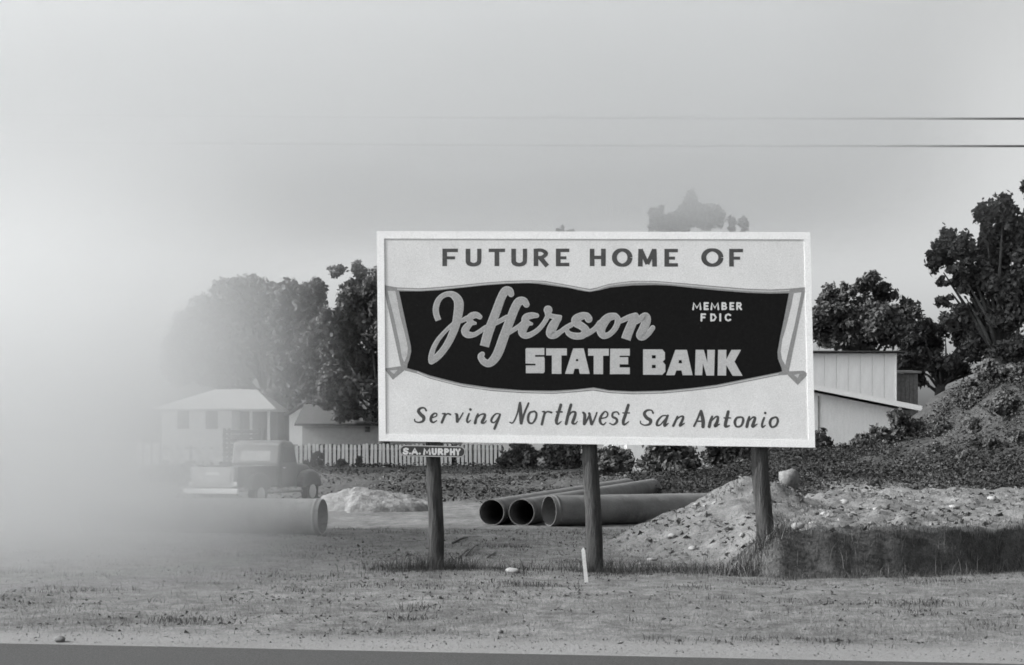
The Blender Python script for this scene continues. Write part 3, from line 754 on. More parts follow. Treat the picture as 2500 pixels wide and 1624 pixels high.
rock(146, 1566, 10.42, 27, 22, 'small dark stone at the road edge, far left', rdark)
rock(1222, 1544, 10.95, 16, 14, 'dark clod near the road edge below the billboard', rdark, name='clod', cat='clod')
rock(1962, 1531, 11.2, 11, 9, 'tiny dark stone in the verge below the right post', rdark)
for px, Y, w, h in ((1592, 17.6, 24, 12), (1690, 17.9, 22, 12), (1812, 17.2, 16, 12), (1640, 18.6, 20, 10), (1745, 19.4, 18, 10), (1560, 17.0, 14, 8), (1700, 20.0, 14, 8)):
    rock(px, 0, Y, w, h, 'pale clod of earth lying on the heap front between centre and right posts', rmesh[rng.randrange(4)], 'pale clods on the heap', 'clod', 'clod')
for px, Y, w, h in ((2010, 18.6, 20, 12), (2060, 20.2, 24, 14), (2140, 19.0, 16, 10), (2240, 21.5, 22, 12), (2330, 20.5, 26, 14), (2420, 22, 20, 12), (1950, 17.0, 34, 18), (1985, 17.5, 22, 14)):
    rock(px, 0, Y, w, h, 'pale clod of earth on the flat right of the right post', rmesh[rng.randrange(4)], 'pale clods on the dirt flat', 'clod', 'clod')

M_STICK = mat('dead_wood', 0.07, 0.3, 12, 0.9)
def stick(p, q, rad, label):
    def g3(px, py):
        Y = EYE*FPX/(py-PY0); x = X_(px, Y); return Vector((x, Y, gz(x, Y)+rad*0.9))
    a, c = g3(*p), g3(*q); o = thing('stick', label, 'stick', a, 'dead sticks by the left post')
    mid = a.lerp(c, 0.5)+Vector((0.01, 0.02, 0.02))
    MB().tube([Vector((0, 0, 0)), mid-a, c-a], [rad, rad*0.9, rad*0.5], 7).build('stem', M_STICK, o, smooth=True)
    MB().tube([mid-a, mid-a+Vector((0.05, 0.08, 0.03))], [rad*0.5, rad*0.2], 5).build('twig', M_STICK, o)
stick((1105, 1325), (1142, 1313), 0.018, 'dark stick nearest the pipes, lying right of the left post')
stick((1118, 1368), (1146, 1340), 0.016, 'longest dark slanting stick right of the left post')
stick((1136, 1362), (1166, 1328), 0.013, 'thinner dark stick slanting beside the longest one')
stick((1190, 1366), (1210, 1350), 0.012, 'short dark stick farthest right of the left post')

M_STAKE = mat('stake_white', 0.42, 0.12, 12, 0.8)
pb = Vector((X_(1434, 14.95), 14.95, 0)); pb.z = gz(pb.x, pb.y)
stk = thing('stake', 'short leaning whitewashed stake in front of the centre post', 'stake', pb)
top = Vector((X_(1425, 14.95), 15.05, Z_(1345, 14.95)))-pb
mb = MB(); w, t = 0.02, 0.012
mb.hexa([(-w,-t,-.1),(w,-t,-.1),(w,t,-.1),(-w,t,-.1)]+[tuple(top+Vector(q)) for q in ((-w*.9,-t,0),(w*.9,-t,0),(w*.9,t,0),(-w*.9,t,0))])
mb.build('shaft', M_STAKE, stk)
mb = MB(); mb.poly([top+Vector((-w*.9,-t,0)), top+Vector((w*.9,-t,0)), top+Vector((0,0,.03))]); mb.poly([top+Vector((w*.9,-t,0)), top+Vector((w*.9,t,0)), top+Vector((0,0,.03))]); mb.poly([top+Vector((w*.9,t,0)), top+Vector((-w*.9,t,0)), top+Vector((0,0,.03))]); mb.poly([top+Vector((-w*.9,t,0)), top+Vector((-w*.9,-t,0)), top+Vector((0,0,.03))])
mb.build('point', M_STAKE, stk)

# ---------------------------------------------------------------- tall weeds at the post feet
def weed_patch(px, py, n, spread, hmin, hmax, m, label, dark=True):
    Y0 = EYE*FPX/(py-PY0); x0 = X_(px, Y0)
    p = np.stack([x0+spread*nrg.normal(size=n), Y0+spread*0.5*nrg.normal(size=n)], 1)
    return blades('tall_weeds', p, hmin*.5, hmax*.8, 0.005, m, 1.3, label, two=True)
weed_patch(1000, 1392, 700, 0.30, 0.05, 0.26, M_WEED, 'tangled weeds left of the left post foot')
weed_patch(1085, 1392, 700, 0.22, 0.06, 0.30, M_WEED, 'tangled weeds round the left post foot')
weed_patch(1120, 1385, 260, 0.30, 0.06, 0.26, M_STRAW, 'pale stems by the left post foot')
weed_patch(1480, 1395, 700, 0.26, 0.06, 0.28, M_WEED, 'tangled weeds round the centre post foot')
weed_patch(1560, 1398, 500, 0.40, 0.04, 0.16, M_WEED, 'low weeds right of the centre post foot')
weed_patch(1720, 1396, 900, 0.45, 0.05, 0.20, M_WEED, 'weeds at the foot of the heap')
weed_patch(1850, 1400, 900, 0.22, 0.08, 0.36, M_WEED, 'tangled weeds round the right post foot')
weed_patch(1830, 1400, 350, 0.25, 0.08, 0.32, M_STRAW, 'pale stems by the right post foot')
weed_patch(1250, 1392, 350, 0.4, 0.04, 0.16, M_WEED, 'low weeds midway between left and centre posts')
weed_patch(1290, 1432, 350, 0.22, 0.03, 0.11, M_WEED, 'dark low tuft in front of the billboard')

# ---------------------------------------------------------------- trees and shrubs
M_LEAFS = [mat('foliage_dark', 0.080, 0.5, 0.9, 0.7, spec=0.25, translucent=0.2), mat('foliage_mid', 0.10, 0.5, 0.9, 0.7, spec=0.25, translucent=0.25), mat('foliage_far', 0.10, 0.45, 0.9, 0.7, spec=0.2, translucent=0.25)]
M_TRUNK = mat('bark', 0.06, 0.4, 4, 0.9, 0.5, 20)
def leaf_cloud(lobes, n_per_m3, size, shell=0.35):
    """leaf-sized faces through a set of ellipsoid clumps (centre, rx, ry, rz)"""
    P, Nn = [], []
    for c, rx, ry, rz in lobes:
        # sub-clumps inside each lobe make light and dark knots
        ns = max(9, int(17*(rx*ry*rz)**0.34))
        for _ in range(ns):
            u = nrg.normal(size=3); u /= np.linalg.norm(u); u *= nrg.random()**0.45
            cc = np.array(c)+u*np.array((rx, ry, rz))*0.78
            sr = np.array((rx, ry, rz))*(0.26+0.22*nrg.random())
            n = int(min(900, n_per_m3*sr[0]*sr[1]*sr[2]*4.2*9.0))+40
            d = nrg.normal(size=(n, 3)); d /= np.linalg.norm(d, axis=1)[:, None]
            rr = (shell+(1-shell)*nrg.random(n))**1.0*(1+0.18*nrg.normal(size=n))
            P.append(cc+d*rr[:, None]*sr); Nn.append(d)
    P = np.concatenate(P); Nn = np.concatenate(Nn); n = len(P)
    Nn = Nn+0.75*nrg.normal(size=(n, 3)); Nn /= np.linalg.norm(Nn, axis=1)[:, None]
    a = np.cross(Nn, nrg.normal(size=(n, 3))); a /= np.linalg.norm(a, axis=1)[:, None]; b_ = np.cross(Nn, a)
    s = size*(0.55+0.9*nrg.random(n))[:, None]; s2 = s*0.55
    Vv = np.stack([P-a*s, P-b_*s2, P+a*s, P+b_*s2], 1).reshape(-1, 3)
    i = np.arange(n)*4
    return Vv, np.stack([i, i+1, i+2, i+3], 1)
def tree(label, Y, trunk_px, lobes_px, leaf, dens, m, name='tree', cat='tree', group=None, trunk_r=0.25, depth=0.8, base=None, fork=0.55):
    x0 = X_(trunk_px, Y); z0 = gz(x0, Y) if base is None else base
    o = thing(name, label, cat, (x0, Y, z0), group)
    lobes = []
    for lx, ly, rx, ry in lobes_px:
        yy = Y+rng.uniform(-1, 1)*0.9*depth*rx/FPX*Y
        c = at(lx, ly, Y); c.y = yy
        lobes.append((tuple(c-Vector(o.location)), rx/FPX*Y, rx/FPX*Y*depth, ry/FPX*Y))
    Vv, Ff = leaf_cloud(lobes, dens, leaf)
    np_mesh('crown', Vv, Ff, m, o)
    zc = np.mean([l[0][2] for l in lobes]); zf = max(0.4, zc*fork)
    mb = MB(); bend = rng.uniform(-.2, .2)
    mb.tube([(0, 0, -0.3), (bend*.3, 0, zf*.4), (bend, .05, zf*.75), (bend, 0, zf)], [trunk_r*1.25, trunk_r, trunk_r*.85, trunk_r*.75], 10)
    for l in lobes:
        c = Vector(l[0]); s = Vector((bend, 0, zf*rng.uniform(.7, 1)))
        c = s.lerp(c, .85); mid = s.lerp(c, .5)+Vector((rng.uniform(-.2, .2), rng.uniform(-.2, .2), rng.uniform(.0, .3)))
        mb.tube([s, mid, c], [trunk_r*.34, trunk_r*.2, trunk_r*.06], 7)
    mb.build('trunk', M_TRUNK, o, smooth=True)
    return o
# left grove
tree('broad pale oak in the mist behind the left house', 78, 655, [(560,745,85,75),(640,725,70,62),(490,830,85,72),(600,850,95,80),(430,880,60,62),(665,880,60,70),(530,920,80,45),(600,690,40,30)], 0.15, 40, M_LEAFS[1], trunk_r=0.45)
tree('round oak between the left house and the low shed', 74, 715, [(730,770,70,75),(690,745,50,62),(765,860,60,75),(700,890,65,80),(760,940,48,45),(765,705,38,34),(700,970,50,45)], 0.13, 50, M_LEAFS[0], trunk_r=0.4)
tree('dense dark oak rising at the left edge of the billboard', 65.5, 938, [(790,985,48,26),(850,1005,56,26),(915,1010,50,26),(850,760,62,70),(905,790,60,85),(835,860,62,80),(900,900,62,80),(850,950,75,52),(930,965,60,60),(800,940,45,50),(800,800,48,60),(925,690,42,45)], 0.115, 60, M_LEAFS[0], trunk_r=0.28)
tree('thin airy treetop above the dense dark oak', 84, 850, [(825,665,30,18),(880,665,32,34),(925,660,22,36),(850,700,40,30),(905,715,40,30)], 0.11, 22, M_LEAFS[0], trunk_r=0.22)
# far trees over the board
tree('tall hazy tree above the board, left of the two far treetops', 125, 1672, [(1600,530,28,36),(1650,545,40,40),(1690,520,44,42),(1680,490,24,24),(1735,530,34,40),(1700,600,80,50),(1600,600,45,40),(1690,690,100,70),(1610,700,70,60),(1660,790,110,70),(1740,780,80,60)], 0.20, 11, M_LEAFS[2], trunk_r=0.4)
tree('narrow hazy treetop above the right half of the board', 125, 1808, [(1790,550,16,28),(1815,545,18,24),(1805,590,36,36),(1810,660,50,60),(1815,740,60,60)], 0.18, 12, M_LEAFS[2], trunk_r=0.25)
tree('hazy treetop barely showing above the middle of the board', 125, 1375, [(1368,565,14,14),(1395,572,18,10),(1380,610,42,34),(1385,680,70,60),(1375,770,80,60)], 0.18, 12, M_LEAFS[2], trunk_r=0.25)
# right
tree('dark bushy oak behind the white house', 66, 2110, [(2060,760,60,55),(2130,800,80,60),(2200,790,50,55),(2000,800,50,60),(2015,725,36,36),(2065,710,28,26),(2118,690,42,34),(2170,715,38,36),(2215,760,38,46),(2110,760,75,50),(2035,790,52,55),(2170,810,70,48),(2090,835,85,40)], 0.115, 60, M_LEAFS[0], trunk_r=0.35)
tree('tallest dark tree at the right edge of the view', 52, 2430, [(2312,575,40,48),(2350,610,48,54),(2320,620,50,45),(2285,625,26,38),(2335,660,50,24),(2440,500,38,62),(2475,560,50,80),(2420,600,42,60),(2400,690,55,60),(2480,690,60,80),(2510,450,26,40),(2440,780,80,60),(2350,770,52,34),(2310,735,30,20),(2470,850,70,45),(2390,840,60,40),(2380,680,46,46),(2430,700,50,50),(2340,700,34,22),(2300,690,22,16),(2400,540,40,50),(2450,620,60,60),(2500,600,50,80),(2490,770,60,60),(2400,760,60,50),(2440,560,46,60)], 0.10, 70, M_LEAFS[0], trunk_r=0.35)
tree('low spreading dark tree between house and tall tree', 58, 2300, [(2250,800,45,34),(2310,800,50,36),(2270,830,60,40),(2350,810,60,44),(2430,830,60,50),(2210,880,44,40),(2230,860,50,40),(2290,880,60,40),(2380,850,60,40),(2250,910,50,35),(2340,900,60,30),(2450,890,60,30)], 0.10, 70, M_LEAFS[0], trunk_r=0.25)

def bush(label, px, py, Y, rx, ry, m, leaf=0.09, dens=120, group=None, parts=4):
    x = X_(px, Y); g = gz(x, Y); py = PY0+(EYE-g)*FPX/Y-0.62*ry
    o = thing('bush', label, 'bush', (x, Y, g), group)
    lobes = []
    for k in range(parts):
        q = at(px+rng.uniform(-.55, .55)*rx, py+rng.uniform(-.4, .55)*ry, Y+rng.uniform(-.4, .4))-Vector(o.location)
        s = rng.uniform(.5, .72); lobes.append((tuple(q), rx*s/FPX*Y, rx*s*.8/FPX*Y, ry*s*1.1/FPX*Y))
    Vv, Ff = leaf_cloud(lobes, dens, leaf); np_mesh('foliage', Vv, Ff, m, o)
    mb = MB()
    for l in lobes: mb.tube([(l[0][0]*.3, l[0][1]*.3, -.05), Vector(l[0])*.6, Vector(l[0])], [.025, .018, .008], 5)
    mb.build('stem', M_TRUNK, o)
for a in (('dark shrub at the right end of the picket fence', 1270, 0, 57, 56, 46), ('dark shrub left of the centre post under the board', 1370, 0, 56, 66, 48),
          ('dark shrub just right of the centre post', 1482, 0, 48, 62, 52), ('widest darkest shrub between centre and right posts', 1650, 0, 47, 92, 58),
          ('ragged shrub just left of the right post', 1790, 0, 46, 88, 54), ('shrub just right of the right post, below the board corner', 1925, 0, 46, 66, 46)):
    bush(*a, M_LEAFS[0], 0.09, 70, parts=11)
bush('dark shrub hugging the lower wall of the white house', 2010, 1085, 44, 40, 44, M_LEAFS[0], 0.08, 90, parts=5)
bush('shrub below the middle of the white house wall', 2130, 1095, 43, 50, 36, M_LEAFS[0], 0.08, 90, parts=5)
bush('shrub at the right corner of the white house', 2215, 1040, 43, 42, 48, M_LEAFS[0], 0.08, 90, parts=6)
bush('pale dry bush on the tall bank right of the white house', 2310, 960, 42, 34, 28, M_STRAW, 0.06, 120, parts=4)
bush('tall bush on the bank crest at the right edge', 2430, 915, 42, 60, 40, M_LEAFS[1], 0.08, 70, parts=6)
for px, py, Y, rx, ry in ((2380,985,40,36,22),(2460,1000,39,40,26),(2280,1020,40,34,22),(2360,1070,37,40,24),(2450,1100,36,42,24),(2250,1090,37,34,20),(2160,1135,35,36,18),(2490,1050,37,34,26),(2330,1130,34,40,16),(2060,1140,36,38,20),(2300,930,42,40,30),(2370,920,42,44,32),(2490,940,41,46,34),(2430,960,40,40,26),(2400,1040,38,36,24)):
    bush('low scrub bush growing on the slope of the tall spoil bank', px, py, Y, rx, ry, M_LEAFS[rng.randrange(2)], 0.07, 70, 'scrub on the spoil bank', 4)
for px, py, Y, rx, ry, lb in ((770,1118,58,26,24,'ragged weed bush against the picket fence, second from its left end'),(690,1115,58,30,26,'largest weed bush at the left end of the picket fence'),
                              (880,1125,58,14,18,'narrow weed bush against the picket fence, nearest the billboard'),(830,1130,57,16,14,'low weed tuft before the picket fence, below the oak')):
    bush(lb, px, py, Y, rx, ry, M_LEAFS[1], 0.07, 60, 'weed bushes along the fence', 3)
bush('misty low shrub row left of the pickup truck', 400, 1165, 44, 75, 26, M_LEAFS[0], 0.10, 60, parts=8)

# ---------------------------------------------------------------- picket fences
M_PICK = mat('picket_white', 0.66, 0.12, 9, 0.75, spots=(6, 0.66, 0.35))
M_GREYW = mat('weathered_wood', 0.22, 0.3, 9, 0.85)
def fence(label, px0, px1, py_top, py_bot, Y, pitch, wpx, skip=()):
    x0, x1 = X_(px0, Y), X_(px1, Y); zb, zt = Z_(py_bot, Y), Z_(py_top, Y)
    o = thing('picket_fence', label, 'fence', (x0, Y, zb), 'picket fences')
    hgt = zt-zb; w = wpx/FPX*Y; n = int((px1-px0)/pitch); me = None
    for k in range(n+1):
        if k in skip: continue
        if me is None:
            p = MB(); p.hexa([(0,-.011,0),(w,-.011,0),(w,.011,0),(0,.011,0),(0,-.011,hgt),(w,-.011,hgt),(w,.011,hgt),(0,.011,hgt)])
            p.prism([(0,-.011,hgt),(w,-.011,hgt),(w*.5,-.011,hgt+w*.35)], (0, .022, 0))
            q = p.build('picket', M_PICK, o); me = q.data
        else:
            q = bpy.data.objects.new('picket', me); C.objects.link(q); q.parent = o
        q.location = (k*pitch/FPX*Y+rng.uniform(-.012, .012), rng.uniform(-.008, .008), rng.uniform(-.05, .03))
        q.rotation_euler = (0, rng.uniform(-.025, .025), 0)
    L_ = (x1-x0)
    for f in (0.22, 0.80): MB().box(-.05, L_+.15, .022, .062, hgt*f, hgt*f+.08).build('rail', M_GREYW, o)
    k = 0.0
    while k <= L_+.1:
        MB().box(k, k+.09, .066, .156, -.5, hgt*.97).build('post', M_GREYW, o); k += 2.2
fence('long white picket fence running behind the left billboard post', 641, 1222, 1086, 1148, 60, 10.1, 6.8, (46,))
fence('short white picket fence in the mist left of the truck', 330, 520, 1086, 1142, 58, 21, 16, (3, 6))

# ---------------------------------------------------------------- buildings
M_WALLW = mat('whitewashed_boards', 0.72, 0.07, 4, 0.8, 0.1, 30, stretch=(3, 3, 0.5))
M_STUC = mat('stucco_grey', 0.34, 0.12, 6, 0.9, 0.2, 40)
M_ROOFD = mat('roof_dark', 0.06, 0.3, 5, 0.9)
M_ROOFL = mat('roof_tin', 0.30, 0.12, 4, 0.55, spec=0.4)
M_GLASS = mat('dark_pane', 0.02, 0.2, 5, 0.15, spec=0.5)
# white house, right
Yh = 52.0
hz = thing('white_house', 'white board house with a low gabled wing right of the billboard', 'house', (X_(1990, Yh), Yh, 0.5))
def H(p): return Vector(p)-Vector(hz.location)
def hx(px, Y=Yh): return X_(px, Y)-hz.location.x
xl, xr = hx(1500), hx(2188); zt = Z_(862, Yh)-hz.location.z
MB().box(xl, xr-.03, .04, 6.0, -.6, zt).build('wall', M_WALLW, hz)
pw = 29.2/FPX*Yh; k = xr; i = 0; me = None
while k-pw > xl:
    if me is None:
        q = MB().box(0, pw-.016, -.022, 0, 0, zt-.02).build('plank', M_WALLW, hz); me = q.data
    else:
        q = bpy.data.objects.new('plank', me); C.objects.link(q); q.parent = hz
    q.location = (k-pw+.008, .038+rng.uniform(-.004, .004), rng.uniform(-.01, .005)); k -= pw
rf = MB().hexa([(xl-.3,-.25,zt+.02),(xr+.28,-.25,zt+.02),(xr+.28,6.3,zt+.02),(xl-.3,6.3,zt+.02),(xl-.3,-.25,zt+.07),(xr+.28,-.25,zt+.07),(xr+.28,6.3,zt+.16),(xl-.3,6.3,zt+.16)]).build('roof', M_ROOFD, hz)
MB().box(xr-.028, xr+.012, -.03, .04, 0, zt-.01).build('corner_board', M_FRAME, hz)
MB().box(xr+.0, xr+.05, .6, 1.4, zt-.9, zt-.15).build('side_window', M_GLASS, hz)
# front wing: low gable facing the viewer
Yw = 50.5; yo = Yw-Yh
def wz(px, py): return Vector((X_(px, Yw)-hz.location.x, yo, Z_(py, Yw)-hz.location.z))
a, c = wz(1850, 930), wz(2185, 998); wl = wz(1530, 998)
MB().prism([Vector((wl.x, yo, -.7)), Vector((c.x, yo, -.7)), c, a, wl], (0, 1.45, 0)).build('wing_wall', M_WALLW, hz)
e0, e1 = wz(1850, 922), wz(2242, 1000); el = wz(1470, 1000)
th = Vector((0, 0, .11))
def slab(p, q): return MB().hexa([p+Vector((0,-.45,0)), q+Vector((0,-.45,0)), q+Vector((0,1.6,0)), p+Vector((0,1.6,0)), p+Vector((0,-.45,0))+th, q+Vector((0,-.45,0))+th, q+Vector((0,1.6,0))+th, p+Vector((0,1.6,0))+th])
wr = slab(e0, e1).build('wing_roof', M_ROOFL, hz); slab(el, e0-Vector((.004,0,0))).build('wing_roof', M_ROOFL, hz)
def board(p, q, m, nm):
    u = Vector((0, 0, .16)); dn = Vector((0, 0, -.07)); f = Vector((0, -.49, 0)); g = Vector((0, -.452, 0))
    return MB().hexa([p+f+dn, q+f+dn, q+g+dn, p+g+dn, p+f+u*.72, q+f+u*.72, q+g+u*.72, p+g+u*.72]).build(nm, m, hz)
board(e0, e1, M_FRAME, 'barge_board'); board(el, e0-Vector((.004,0,0)), M_FRAME, 'barge_board')
MB().box(hx(1998, Yw)-.02, hx(1998, Yw)+.02, yo-.03, yo-.003, -.7, wz(1998, 960).z-.1).build('trim', M_GREYW, hz)
# grey lean-to beside it
sh = thing('shed', 'small weathered grey shed against the right side of the white house', 'shed', (X_(2215, 54), 54, 1.2))
w2 = 26/FPX*54
MB().box(-w2, w2, 0, 1.5, -.6, Z_(912, 54)-1.2).build('wall', M_GREYW, sh)
for k in range(5): MB().box(-w2+k*w2*.4, -w2+k*w2*.4+w2*.36, -.024, -.002, -.6, Z_(916, 54)-1.2).build('plank', M_GREYW, sh)
MB().hexa([(-w2-.1,-.15,Z_(912,54)-1.195),(w2+.1,-.15,Z_(912,54)-1.195),(w2+.1,1.6,Z_(904,54)-1.2),(-w2-.1,1.6,Z_(904,54)-1.2),(-w2-.1,-.15,Z_(910,54)-1.15),(w2+.1,-.15,Z_(910,54)-1.15),(w2+.1,1.6,Z_(902,54)-1.15),(-w2-.1,1.6,Z_(902,54)-1.15)]).build('roof', M_ROOFL, sh)

# low shed behind the fence
Ys = 67.0
ls = thing('low_building', 'low grey stucco building with dark roof behind the picket fence', 'building', (X_(860, Ys), Ys, 0.4))
def lp(px, py): return X_(px, Ys)-ls.location.x, Z_(py, Ys)-.4
xa, _ = lp(738, 0); xb, _ = lp(1120, 0); _, zt = lp(0, 1040)
MB().box(xa, xb, 0, 5, -.3, zt).build('wall', M_STUC, ls)
MB().hexa([(xa-.3,-.45,zt),(xb+.3,-.45,zt),(xb+.3,2.6,zt+1.0),(xa-.3,2.6,zt+1.0),(xa-.3,-.45,zt+.1),(xb+.3,-.45,zt+.1),(xb+.3,2.6,zt+1.1),(xa-.3,2.6,zt+1.1)]).build('roof', M_ROOFD, ls)
x, z = lp(890, 1056); s = 14/FPX*Ys
wn = MB().box(x, x+s, -.03, -.002, z, z+s*1.1).build('window', M_GREYW, ls)
MB().box(x+.03, x+s-.03, -.04, -.031, z+.03, z+s*1.1-.03).build('pane', M_GLASS, wn)
ws = thing('white_shed', 'bright white shed glimpsed between the oak and the low building', 'shed', (X_(745, 70), 70, 0.4))
MB().box(X_(706,70)-ws.location.x, X_(800,70)-ws.location.x, 0, 3, -.3, Z_(1015,70)-.4).build('wall', M_FRAME, ws)
pk = Z_(985,70)-.4; ev = Z_(1015,70)-.4; l_, r_ = X_(706,70)-ws.location.x, X_(800,70)-ws.location.x
MB().prism([(l_,.0,ev+.003),(r_,.0,ev+.003),((l_+r_)/2,.0,pk)], (0,3,0)).build('gable', M_FRAME, ws)
MB().prism([(l_-.2,-.2,ev-.02),((l_+r_)/2,-.2,pk+.06),((l_+r_)/2,-.2,pk+.16),(l_-.2,-.2,ev+.08)], (0,3.4,0)).build('roof_plane', M_ROOFD, ws)
MB().prism([(r_+.2,-.2,ev-.02),((l_+r_)/2+.003,-.2,pk+.06),((l_+r_)/2+.003,-.2,pk+.16),(r_+.2,-.2,ev+.08)], (0,3.4,0)).build('roof_plane', M_ROOFD, ws)

# left house with porch, in the mist
Yl = 70.0
lh = thing('misty_house', 'white hip-roofed house with a shaded porch fading into the mist', 'house', (X_(520, Yl), Yl, 0.4))
def hp(px, py): return X_(px, Yl)-lh.location.x, Z_(py, Yl)-.4
x0, _ = hp(395, 0); x1, _ = hp(566, 0); x2, _ = hp(660, 0); _, ev = hp(0, 1003); _, pk = hp(0, 946)
MB().box(x0, x1, 0, 5, -.4, ev).build('wall', M_WALLW, lh)
MB().box(x1+.003, x2, 2.2, 5, -.4, ev-.003).build('porch_wall', M_GREYW, lh)
MB().box(x1+.006, x2, 0, 2.19, -.4, .15).build('porch_floor', M_GREYW, lh)
for px in (655, 612):
    x, _ = hp(px, 0); MB().box(x-.06, x+.06, .05, .17, .151, ev-.003).build('porch_post', M_WALLW, lh)
ra, _ = hp(500, 0); rb, _ = hp(605, 0); xe0 = x0-.4; xe1 = x2+.35
mb = MB(); mb.v = [(xe0,-.5,ev),(xe1,-.5,ev),(xe1,5.5,ev),(xe0,5.5,ev),(ra,2.5,pk),(rb,2.5,pk),(xe0,-.5,ev+.09),(xe1,-.5,ev+.09),(xe1,5.5,ev+.09),(xe0,5.5,ev+.09)]
mb.f = [(3,2,1,0),(0,1,7,6),(1,2,8,7),(2,3,9,8),(3,0,6,9),(6,7,5,4),(7,8,5),(8,9,4,5),(9,6,4)]
mb.build('roof', M_ROOFL, lh)
for px in (430, 500):
    x, z = hp(px, 1050); wn = MB().box(x, x+.7, -.03, -.002, z, z+1.0).build('window', M_FRAME, lh); MB().box(x+.06, x+.64, -.045, -.031, z+.06, z+.94).build('pane', M_GLASS, wn)

# slatted rack behind the truck
Yr = 47.0
rk = thing('slatted_rack', 'tall dark slatted wooden rack standing behind the pickup cab', 'rack', (X_(591, Yr), Yr, gz(X_(591, Yr), Yr)))
hw = 43/FPX*Yr; ht = Z_(1045, Yr)-rk.location.z
for sx in (-1, 1):
    for y in (0, .8): MB().box(sx*hw-.04, sx*hw+.04, y-.04, y+.04, 0, ht).build('upright', M_STICK, rk)
for k in range(9):
    z = .25+k*(ht-.35)/8.5
    MB().box(-hw, hw, -.07, -.043, z, z+.11).build('slat', M_STICK, rk)
    if k % 2: MB().box(-hw-.07, -hw-.043, -.03, .83, z, z+.11).build('slat', M_GREYW, rk)

# ---------------------------------------------------------------- pickup truck (rear three-quarter view)
M_CAR = mat('truck_paint', 0.055, 0.12, 6, 0.35, spec=0.5)
M_REARW = mat('truck_rear_pane', 0.20, 0.2, 5, 0.3)
M_CARL = mat('truck_tailgate', 0.24, 0.12, 6, 0.45, spec=0.5)
M_TYRE = mat('tyre', 0.025, 0.2, 20, 0.9)
M_CHROME = mat('hubcap', 0.55, 0.05, 8, 0.3, spec=0.6)
tx, ty = X_(521, 35.6), 35.6
tr = thing('pickup_truck', 'old dark pickup truck seen from behind beyond the left pipe', 'truck', (tx, ty, gz(tx, ty)), rz=-RAD(19))
def tb(name, m, *b, parent=None, bev=0.02): return MB().box(*b).build(name, m, parent or tr, bevel=bev)
# local axes: x to the truck's right, y forward; rear at y=0
tb('bed_floor', M_CAR, -.62, .62, .03, 2.0, .55, .62)
for s in (-1, 1): tb('bed_side', M_CAR, *sorted((s*.62, s*.68)), .03, 2.05, .55, 1.08)
tg = tb('tailgate', M_CARL, -.60, .60, -.03, .02, .55, 1.06)
tb('raised_panel', M_CARL, -.5, .5, -.045, -.031, .64, .98, parent=tg)
MB().prism([(-.22,-.05,.86),(.22,-.05,.86),(.16,-.05,.94),(-.16,-.05,.94)], (0,.004,0)).build('emblem', M_CHROME, tg)
tb('bed_front', M_CAR, -.62, .62, 2.0, 2.05, .63, 1.08)
tb('bumper', M_CHROME, -.78, .78, -.16, -.08, .40, .53)
for s in (-1, 1):
    # rounded rear fenders
    mb = MB(); prof = [(.30+.0,.50)]+[(.85+.55*math.cos(a), .50+.42*math.sin(a)) for a in [math.pi-k*math.pi/10 for k in range(11)]]
    mb.prism([(s*.685, y, z) for y, z in prof], (s*.20, 0, 0)); mb.build('rear_fender', M_CAR, tr, bevel=.05)
    mb = MB(); prof = [(3.72+.58*math.cos(a), .48+.47*math.sin(a)) for a in [math.pi-k*math.pi/10 for k in range(11)]]
    mb.prism([(s*.60, y, z) for y, z in prof], (s*.28, 0, 0)); mb.build('front_fender', M_CAR, tr, bevel=.06)
    tb('running_board', M_CAR, *sorted((s*.70, s*.90)), 1.45, 3.1, .36, .41)
    tb('tail_light', M_CHROME, s*.64-.05, s*.64+.05, -.04, -.032+.02, .60, .70)
cabp = [(2.10,.50),(3.15,.50),(3.15,1.12),(2.98,1.62),(2.80,1.72),(2.40,1.74),(2.20,1.68),(2.10,1.15)]
MB().prism([(-.72, y, z) for y, z in cabp], (1.44, 0, 0)).build('cab', M_CAR, tr, bevel=.07)
MB().poly([(-.45,2.094,1.20),(.45,2.094,1.20),(.42,2.188,1.58),(-.42,2.188,1.58)]).build('rear_window', M_REARW, tr)
for s in (-1, 1):
    d = MB().prism([(s*.722,2.2,.55),(s*.722,3.05,.55),(s*.722,3.05,1.10),(s*.722,2.2,1.10)], (s*.012,0,0)).build('door', M_CAR, tr)
    MB().prism([(s*.735,2.28,1.16),(s*.735,3.0,1.16),(s*.735,2.86,1.56),(s*.735,2.32,1.58)], (s*.006,0,0)).build('side_window', M_GLASS, tr)
    MB().box(s*.737-.008, s*.737+.008, 2.28, 2.40, 1.0, 1.03).build('handle', M_CHROME, d)
MB().prism([(-.55,3.15,.5),(-.55,4.25,.5),(-.55,4.25,.98),(-.55,4.1,1.08),(-.55,3.15,1.14)], (1.1,0,0)).build('hood', M_CAR, tr, bevel=.08)
tb('roof_visor', M_CARL, -.70, .70, 2.95, 3.2, 1.60, 1.63)
for s in (-1, 1):
    for y in (.85, 3.72):
        def wheel_ring(r, x0, x1, n=24):
            mb = MB(); mb.tube([(x0, 0, 0), ((x0*3+x1)/4, 0, 0), ((x0+x1*3)/4, 0, 0), (x1, 0, 0)], [r*.93, r, r, r*.93], n); return mb
        wh = thing('wheel', None, None, (s*.78, y, .36)); wh.parent = tr
        wheel_ring(.36, -.09, .09).build('tyre', M_TYRE, wh, smooth=False)
        MB().tube([(s*.091, 0, 0), (s*.105, 0, 0), (s*.12, 0, 0)], [.20, .18, .08], 20).build('hubcap', M_CHROME, wh)

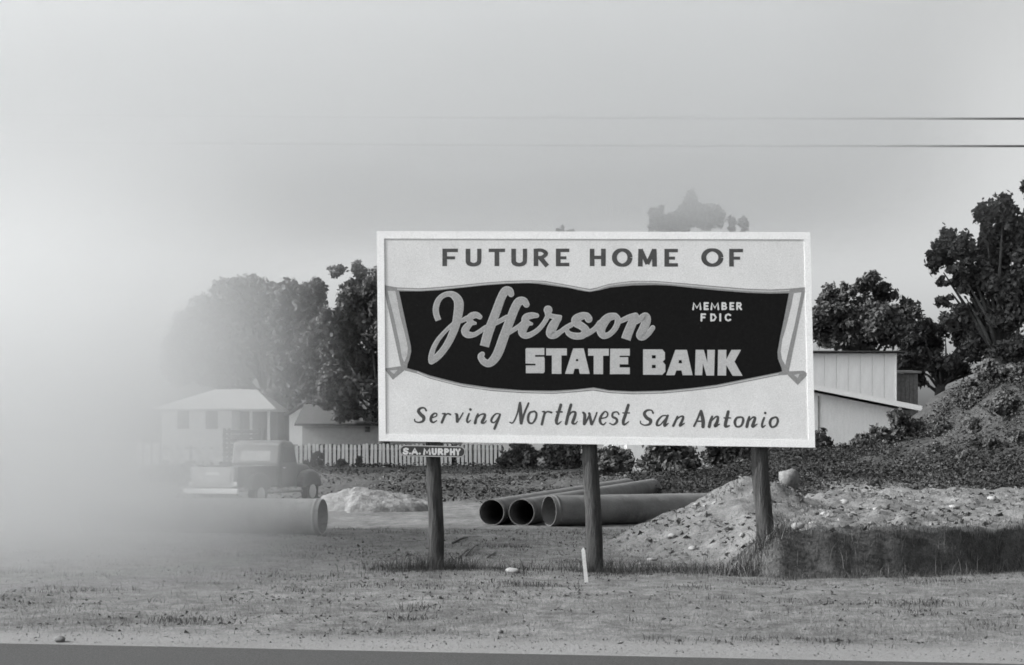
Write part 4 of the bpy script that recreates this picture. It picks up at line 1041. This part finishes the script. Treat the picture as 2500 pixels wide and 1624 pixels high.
# ---------------------------------------------------------------- overhead wires, right
M_WIRE = mat('wire', 0.14, 0.1, 5, 0.6)
for py, lab in ((290, 'upper overhead wire crossing the sky at the right'), (357, 'lower overhead wire crossing the sky at the right')):
    z = Z_(py, 60); mb = MB()
    mb.tube([(x, 60, z+0.0001*(x-21)**2-(0.0)) for x in np.linspace(-70, 60, 60)], [0.05]*60, 6)
    tag(mb.build('overhead_wire', M_WIRE), lab, 'wire', 'overhead wires')

# ---------------------------------------------------------------- added mist
def mist(name, label, box, ramps, dens, alb=0.8, g=0.55):
    """closed box of pale air; its density eases in and out across the box (coordinates in metres)"""
    m = bpy.data.materials.new(name); m.use_nodes = True; t = m.node_tree; t.nodes.clear()
    out = t.nodes.new('ShaderNodeOutputMaterial'); pv = t.nodes.new('ShaderNodeVolumePrincipled'); t.links.new(pv.outputs[0], out.inputs['Volume'])
    pv.inputs['Color'].default_value = (alb, alb*1.005, alb*1.008, 1); pv.inputs['Anisotropy'].default_value = g
    tc = t.nodes.new('ShaderNodeTexCoord'); cur = None
    for coef, a, b_ in ramps:
        dp = t.nodes.new('ShaderNodeVectorMath'); dp.operation = 'DOT_PRODUCT'; dp.inputs[1].default_value = coef
        t.links.new(tc.outputs['Object'], dp.inputs[0])
        mr = t.nodes.new('ShaderNodeMapRange'); mr.interpolation_type = 'SMOOTHSTEP'
        mr.inputs['From Min'].default_value = a; mr.inputs['From Max'].default_value = b_
        t.links.new(dp.outputs['Value'], mr.inputs[0])
        if cur is None: cur = mr.outputs[0]
        else:
            mu = t.nodes.new('ShaderNodeMath'); mu.operation = 'MULTIPLY'; t.links.new(cur, mu.inputs[0]); t.links.new(mr.outputs[0], mu.inputs[1]); cur = mu.outputs[0]
    mu = t.nodes.new('ShaderNodeMath'); mu.operation = 'MULTIPLY'; mu.inputs[1].default_value = dens
    t.links.new(cur, mu.inputs[0]); t.links.new(mu.outputs[0], pv.inputs['Density'])
    o = MB().box(*box).build(name, m); tag(o, label, None, None, 'stuff'); return o
mist('added_haze', 'bank of added white mist imitating a fade over the left side of the lot', (-45, 2.5, 10.6, 25, -1.0, 8.0),  # mist added to stand in for a blank white fade at the left
     [((1, .19, 0), 1.7, -2.6), ((0, 1, -.9), 11.5, 17.5), ((0, 1, 0), 24.6, 22.8), ((0, 0, 1), 7.2, 2.8)], 0.44, 0.825, 0.75)
mist('added_haze', 'thin veil of added high mist dissolving the far treetops and wires', (-70, 24, 48, 59.5, 7.0, 30.0),  # second mist volume, added so wires and far treetops fade out leftward
     [((1, 0, 0), 20, 7), ((0, 0, 1), 7.5, 13), ((0, 1, 0), 48, 51), ((0, 1, 0), 59.5, 57), ((0, 0, 1), 30, 24)], 0.42, 0.985)
